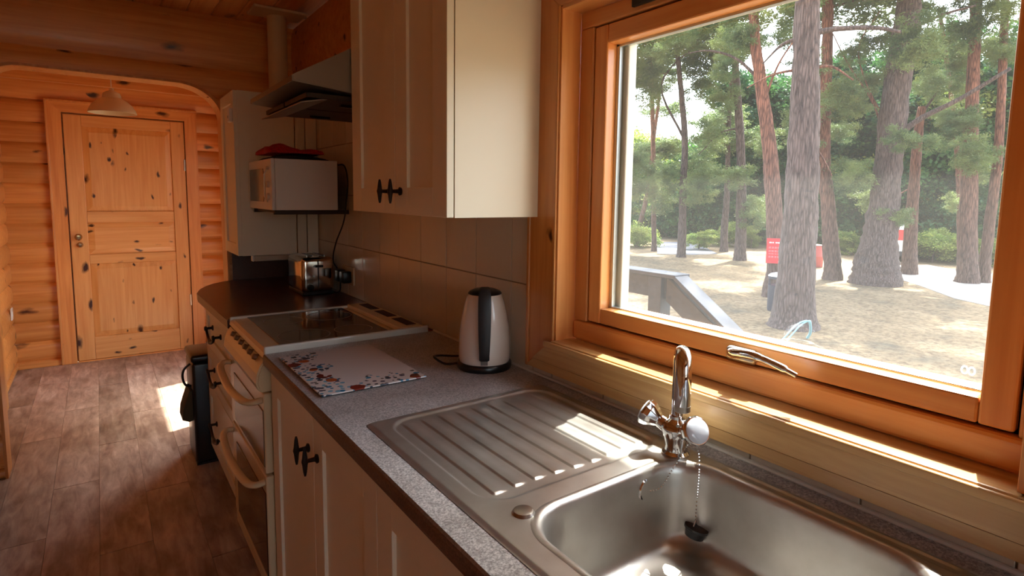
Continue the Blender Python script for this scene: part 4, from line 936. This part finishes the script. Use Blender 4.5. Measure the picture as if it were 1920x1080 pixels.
t9, b9 = tree((1387, 488), [(1389, 440, 20), (1390, 360, 17), (1388, 260, 15), (1380, 140, 13), (1376, 60, 12)], 'grey pine trunk standing left of the red sign', BARK, top=12)
fol_px(t9, b9, [(1350, 250, 100), (1330, 310, 110), (1370, 330, 90), (1380, 380, 80), (1320, 360, 80), (1340, 190, 80), (1400, 270, 70), (1355, 400, 80)]); branch(t9, b9, [(1387, 240), (1350, 250), (1310, 290)], .05, .015)
crown(t9, 9, 8, 13, 4, 1.5, 2.3)
t10, b10 = tree((1277, 482), [(1279, 430, 15), (1281, 350, 13), (1284, 260, 11), (1275, 150, 9)], 'straight pine at the side of the grey road, in the clearing beyond the handrail', BARK, top=10)
fol_px(t10, b10, [(1240, 130, 130), (1200, 110, 120), (1180, 170, 100), (1300, 110, 120), (1330, 150, 100), (1260, 80, 110), (1220, 290, 80), (1205, 330, 110), (1250, 370, 90), (1240, 320, 80), (1190, 300, 80), (1270, 330, 70), (1300, 330, 80), (1310, 60, 110), (1350, 110, 100), (1220, 80, 110), (1180, 350, 90), (1280, 60, 100)])
branch(t10, b10, [(1282, 260), (1240, 160), (1300, 90), (1360, 60)], .06, .02); crown(t10, 8, 8, 13, 3.5, 1.3, 2.2)
t11, b11 = tree((1226, 471), [(1226, 420, 9), (1226, 340, 8), (1224, 240, 8), (1222, 150, 7)], 'thin red pine standing left of the grey road', BARKR, top=10); crown(t11, 6, 6, 11, 2.5, 1.2, 2)
t12, b12 = tree((1163, 486), [(1163, 440, 15), (1165, 340, 14), (1170, 220, 13), (1174, 120, 12)], 'pine trunk seen against the edge of the window frame, beyond the handrail', BARKR, top=12)
fol_px(t12, b12, [(1190, 130, 100), (1160, 100, 120), (1210, 90, 110), (1180, 350, 80)]); crown(t12, 7, 7, 13, 3, 1.3, 2)
t13, b13 = tree((1357, 472), [(1358, 430, 13), (1362, 380, 11), (1364, 330, 9)], 'small grey tree among the bushes left of the grey pine trunk', BARK, top=7); crown(t13, 5, 3.5, 7, 2, 1.2, 1.8)
t14, b14 = tree((1194, 462), [(1200, 420, 9), (1212, 370, 8), (1220, 310, 7), (1226, 260, 6)], 'slender tree leaning over the bushes left of the road', BARKR, top=8); crown(t14, 5, 4, 8, 2, 1.2, 1.8)
# tree line behind
kinds = ['dark leafy tree %s at the back of the clearing']
spots = [(1105, 47, 0, 'against the window frame edge'), (1150, 44, 1, 'left of the grey road'), (1215, 52, 0, 'over the start of the road'), (1270, 56, 1, 'straight beyond the road pine'), (1320, 43, 0, 'behind the bushes by the road'), (1375, 40, 0, 'behind the grey pine trunk'),
         (1425, 42, 0, 'behind the red sign'), (1470, 46, 0, 'half hidden by the thickest near trunk'), (1530, 39, 0, 'between the two near pines'), (1590, 41, 0, 'left of the flared trunk'), (1650, 46, 0, 'behind the flared trunk'), (1700, 38, 0, 'above the parked vehicle'),
         (1755, 40, 0, 'behind the slim snapped pine'), (1810, 37, 0, 'behind the straight red pine'), (1870, 41, 0, 'beyond the thin leaning pine'), (1935, 38, 0, 'at the far edge of the pane'), (1990, 40, 0, 'past the window edge')]
for px, dist, kd_, where in spots:
    v = ray(px, 420); h = Vector((v.x, v.y, 0)).normalized(); b = CAM+h*dist; b.z = GZ
    t = thing('leafy_tree', b, ('dark leafy tree ' if kd_ == 0 else 'yellow-green leafy tree ')+where, 'tree', 'leafy trees closing off the clearing')
    H = 9.2+rnd.uniform(-1.4, 1.6) if px > 1330 else 6.2+rnd.uniform(-.8, .8)
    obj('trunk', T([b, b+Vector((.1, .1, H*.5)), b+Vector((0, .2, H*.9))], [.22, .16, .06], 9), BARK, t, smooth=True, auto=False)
    for i in range(22):
        z = .2+H*(i+.5)/22; r = 3.0*(1-.45*(z/H)); a = rnd.uniform(0, 6.28)
        c = b+Vector((r*math.cos(a)*rnd.uniform(.2, 1), r*math.sin(a)*rnd.uniform(.2, 1), z)); foliage(t, LM if (kd_ and i % 2) or i % 9 == 8 else BM_, c, rnd.uniform(1.7, 2.5), .85)
# bushes
for px, py, s, where in ((1195, 462, 1.5, 'left of the grey road'), (1365, 462, 1.3, 'under the grey pine trunk'), (1408, 465, 1.0, 'right of the grey pine trunk'), (1598, 478, 1.2, 'left of the flared trunk'), (1655, 476, .8, 'beside the parked vehicle'), (1748, 492, 1.6, 'behind the pale path'), (1785, 488, 1.3, 'left of the straight red pine'), (1895, 500, 1.5, 'beside the window edge'), (1310, 468, .9, 'right of the grey road')):
    b = onz(px, py, GZ); t = thing('bush', b, 'low sunlit bush '+where, 'bush', 'bushes around the clearing')
    for i in range(3): foliage(t, LM, b+Vector((rnd.uniform(-.5, .5), rnd.uniform(-.5, .5), .35*s+i*.2)), s*.75, .75)
    obj('stem', T([b, b+Vector((.05, 0, .5*s))], .03, 6), BARK, t)

# litter bin
bb_ = onz(1456, 585, GZ)+Vector((.15, .1, 0)); lbn = thing('litter_bin', bb_, 'black litter bin with a pale domed top beside the nearest trunk', 'bin')
NV = plain('bin_navy', (44, 50, 66), .5)
obj('bin_body', LA([(0, 0), (.20, 0), (.21, .05), (.215, .64), (0, .64)], bb_, 28), NV, lbn, smooth=True)
for k in range(3): a = k*2.1+.3; obj('hood_post', T([bb_+Vector((.19*math.cos(a), .19*math.sin(a), .64)), bb_+Vector((.19*math.cos(a), .19*math.sin(a), .80))], .03, 8), NV, lbn)
obj('hood_band', LA([(.20, .80), (.22, .80), (.22, .86), (.20, .86), (.20, .80)], bb_, 28), NV, lbn, smooth=True)
obj('domed_top', LA([(.225, .86), (.22, .88), (.17, .92), (.08, .945), (0, .95)], bb_, 28), plain('bin_top', (222, 224, 226), .4), lbn, smooth=True)
# sign on the red pine
def facing(base): 
    n = Vector((CAM.x-base.x, CAM.y-base.y, 0)).normalized(); return n, Vector((-n.y, n.x, 0))
n_, s_ = facing(b2); c = onplane(1456, 469, b2)+n_*(.30); dp = depth(c)/FPX
sgn = thing('red_sign', c, 'square red notice sign with white text on the pine behind the bin', 'sign')
def slab(center, hw, hh, th, n, s):
    bm = bmesh.new(); v = [bm.verts.new(center+s*a*hw+Vector((0, 0, b*hh))+n*t) for t in (0, th) for a in (-1, 1) for b in (-1, 1)]
    for f in ((0, 1, 3, 2), (4, 6, 7, 5), (0, 4, 5, 1), (2, 3, 7, 6), (0, 2, 6, 4), (1, 5, 7, 3)): bm.faces.new([v[i] for i in f])
    return bm
RED = plain('sign_red', (206, 40, 52), .5)
HW, HH = 17.5*dp, 23.5*dp; obj('sign_board', slab(c, HW, HH, .012, n_, s_), RED, sgn)
tb = bmesh.new(); LW = plain('sign_lettering', (240, 214, 214), .6); LP = plain('sign_small_print', (232, 120, 124), .6)
def stripes(segs, z, h, m, nm):
    bm = bmesh.new()
    for a, b in segs:
        cc = c+s_*((a+b)/2*HW)+Vector((0, 0, z*HH))+n_*.0125; v = slab(cc, (b-a)/2*HW, h*HH, .002, n_, s_); me = bpy.data.meshes.new('x'); v.to_mesh(me); v.free(); bm.from_mesh(me); bpy.data.meshes.remove(me)
    return obj(nm, bm, m, sgn, kind='stuff')
stripes([(-.74, -.5), (-.44, -.30), (-.14, .04), (.08, .30), (.34, .58), (.62, .9)], .66, .05, LW, 'title_lettering')
for i, z in enumerate((.30, .22, .02, -.06, -.24, -.44, -.52)): stripes([(-.8+rnd.uniform(0, .05)+k*.29, -.8+k*.29+.24) for k in range(6 if i % 3 else 5)], z, .022, LP, 'small_print')
stripes([(.22, .50), (.55, .85)], -.86, .035, LW, 'small_print')
# red post behind the trunk
rb_ = onz(1527, 500, GZ); rp = thing('red_drum', rb_, 'faded red drum half hidden behind the nearest trunk', 'drum')
obj('drum_body', LA([(0, 0), (.28, 0), (.30, .03), (.30, .42), (.31, .44), (.30, .46), (.30, .85), (.28, .88), (0, .88)], rb_, 24), plain('faded_red', (176, 84, 78), .6), rp, smooth=True)
obj('drum_lid', LA([(0, .89), (.31, .885), (.32, .90), (.1, .93), (0, .93)], rb_, 24), plain('drum_lid', (150, 120, 110), .6), rp, smooth=True)
# blue hose hoops
bb2 = onz(1484, 640, GZ); ho = thing('garden_hose', bb2, 'pale blue hose arching out of the grass at the foot of the nearest trunk', 'hose')
for k, off_ in enumerate((0, 9)):
    px = [(1466+off_, 645), (1478+off_, 625), (1492+off_, 610), (1508+off_*.8, 602), (1517+off_*.3, 604)]
    pts = [onplane(a, b, bb2) for a, b in px]; pts[0].z = GZ+.01
    pts.append(pts[-1]+Vector((.25, .1, -(pts[-1].z-GZ)*.6))); pts.append(pts[-1]+Vector((.1, .1, -(pts[-1].z-GZ)+.01)))
    obj('hose_loop', T(smooth_curve(pts, 6), .014, 8), plain('hose_blue', (150, 206, 224), .4), ho, smooth=True)
# parked vehicle seen between trunks
vb = onz(1668, 490, GZ); n_, s_ = facing(vb); vv = thing('parked_van', vb, 'parked white van with red and blue panels beyond the flared trunk', 'van')
def vbox(nm, a0, a1, z0, z1, d0, d1, m, bev=.03):
    bm = bmesh.new(); box(bm, a0, a1, d0, d1, z0, z1, bev=bev); R3 = Matrix((s_, -n_, Vector((0, 0, 1)))).transposed()
    for v in bm.verts: v.co = vb+R3@v.co
    return obj(nm, bm, m, vv)
vbox('van_body', -.95, .95, .32, 1.6, 0, 3.6, plain('van_white', (226, 224, 214), .35), .12)
vbox('red_panel', -.9, .55, .98, 1.45, -.012, .05, plain('van_red', (214, 60, 60), .4), .004); vbox('blue_panel', -.9, .25, .62, .92, -.012, .05, plain('van_blue', (60, 84, 160), .4), .004)
vbox('bumper', -.93, .93, .26, .48, -.08, .06, plain('van_bumper', (44, 46, 52), .5), .03); vbox('tail_lamp', .78, .9, .8, 1.1, -.015, .05, plain('tail_lamp', (60, 40, 36), .3), .01)
for a in (-.7, .7):
    for d in (.6, 2.9):
        c_ = vb+s_*a-n_*d+Vector((0, 0, .31)); obj('wheel', LA([(0, -.1), (.2, -.1), (.30, -.08), (.31, 0), (.30, .08), (.2, .1), (0, .1)], c_, 22, s_), BLACK, vv, smooth=True)
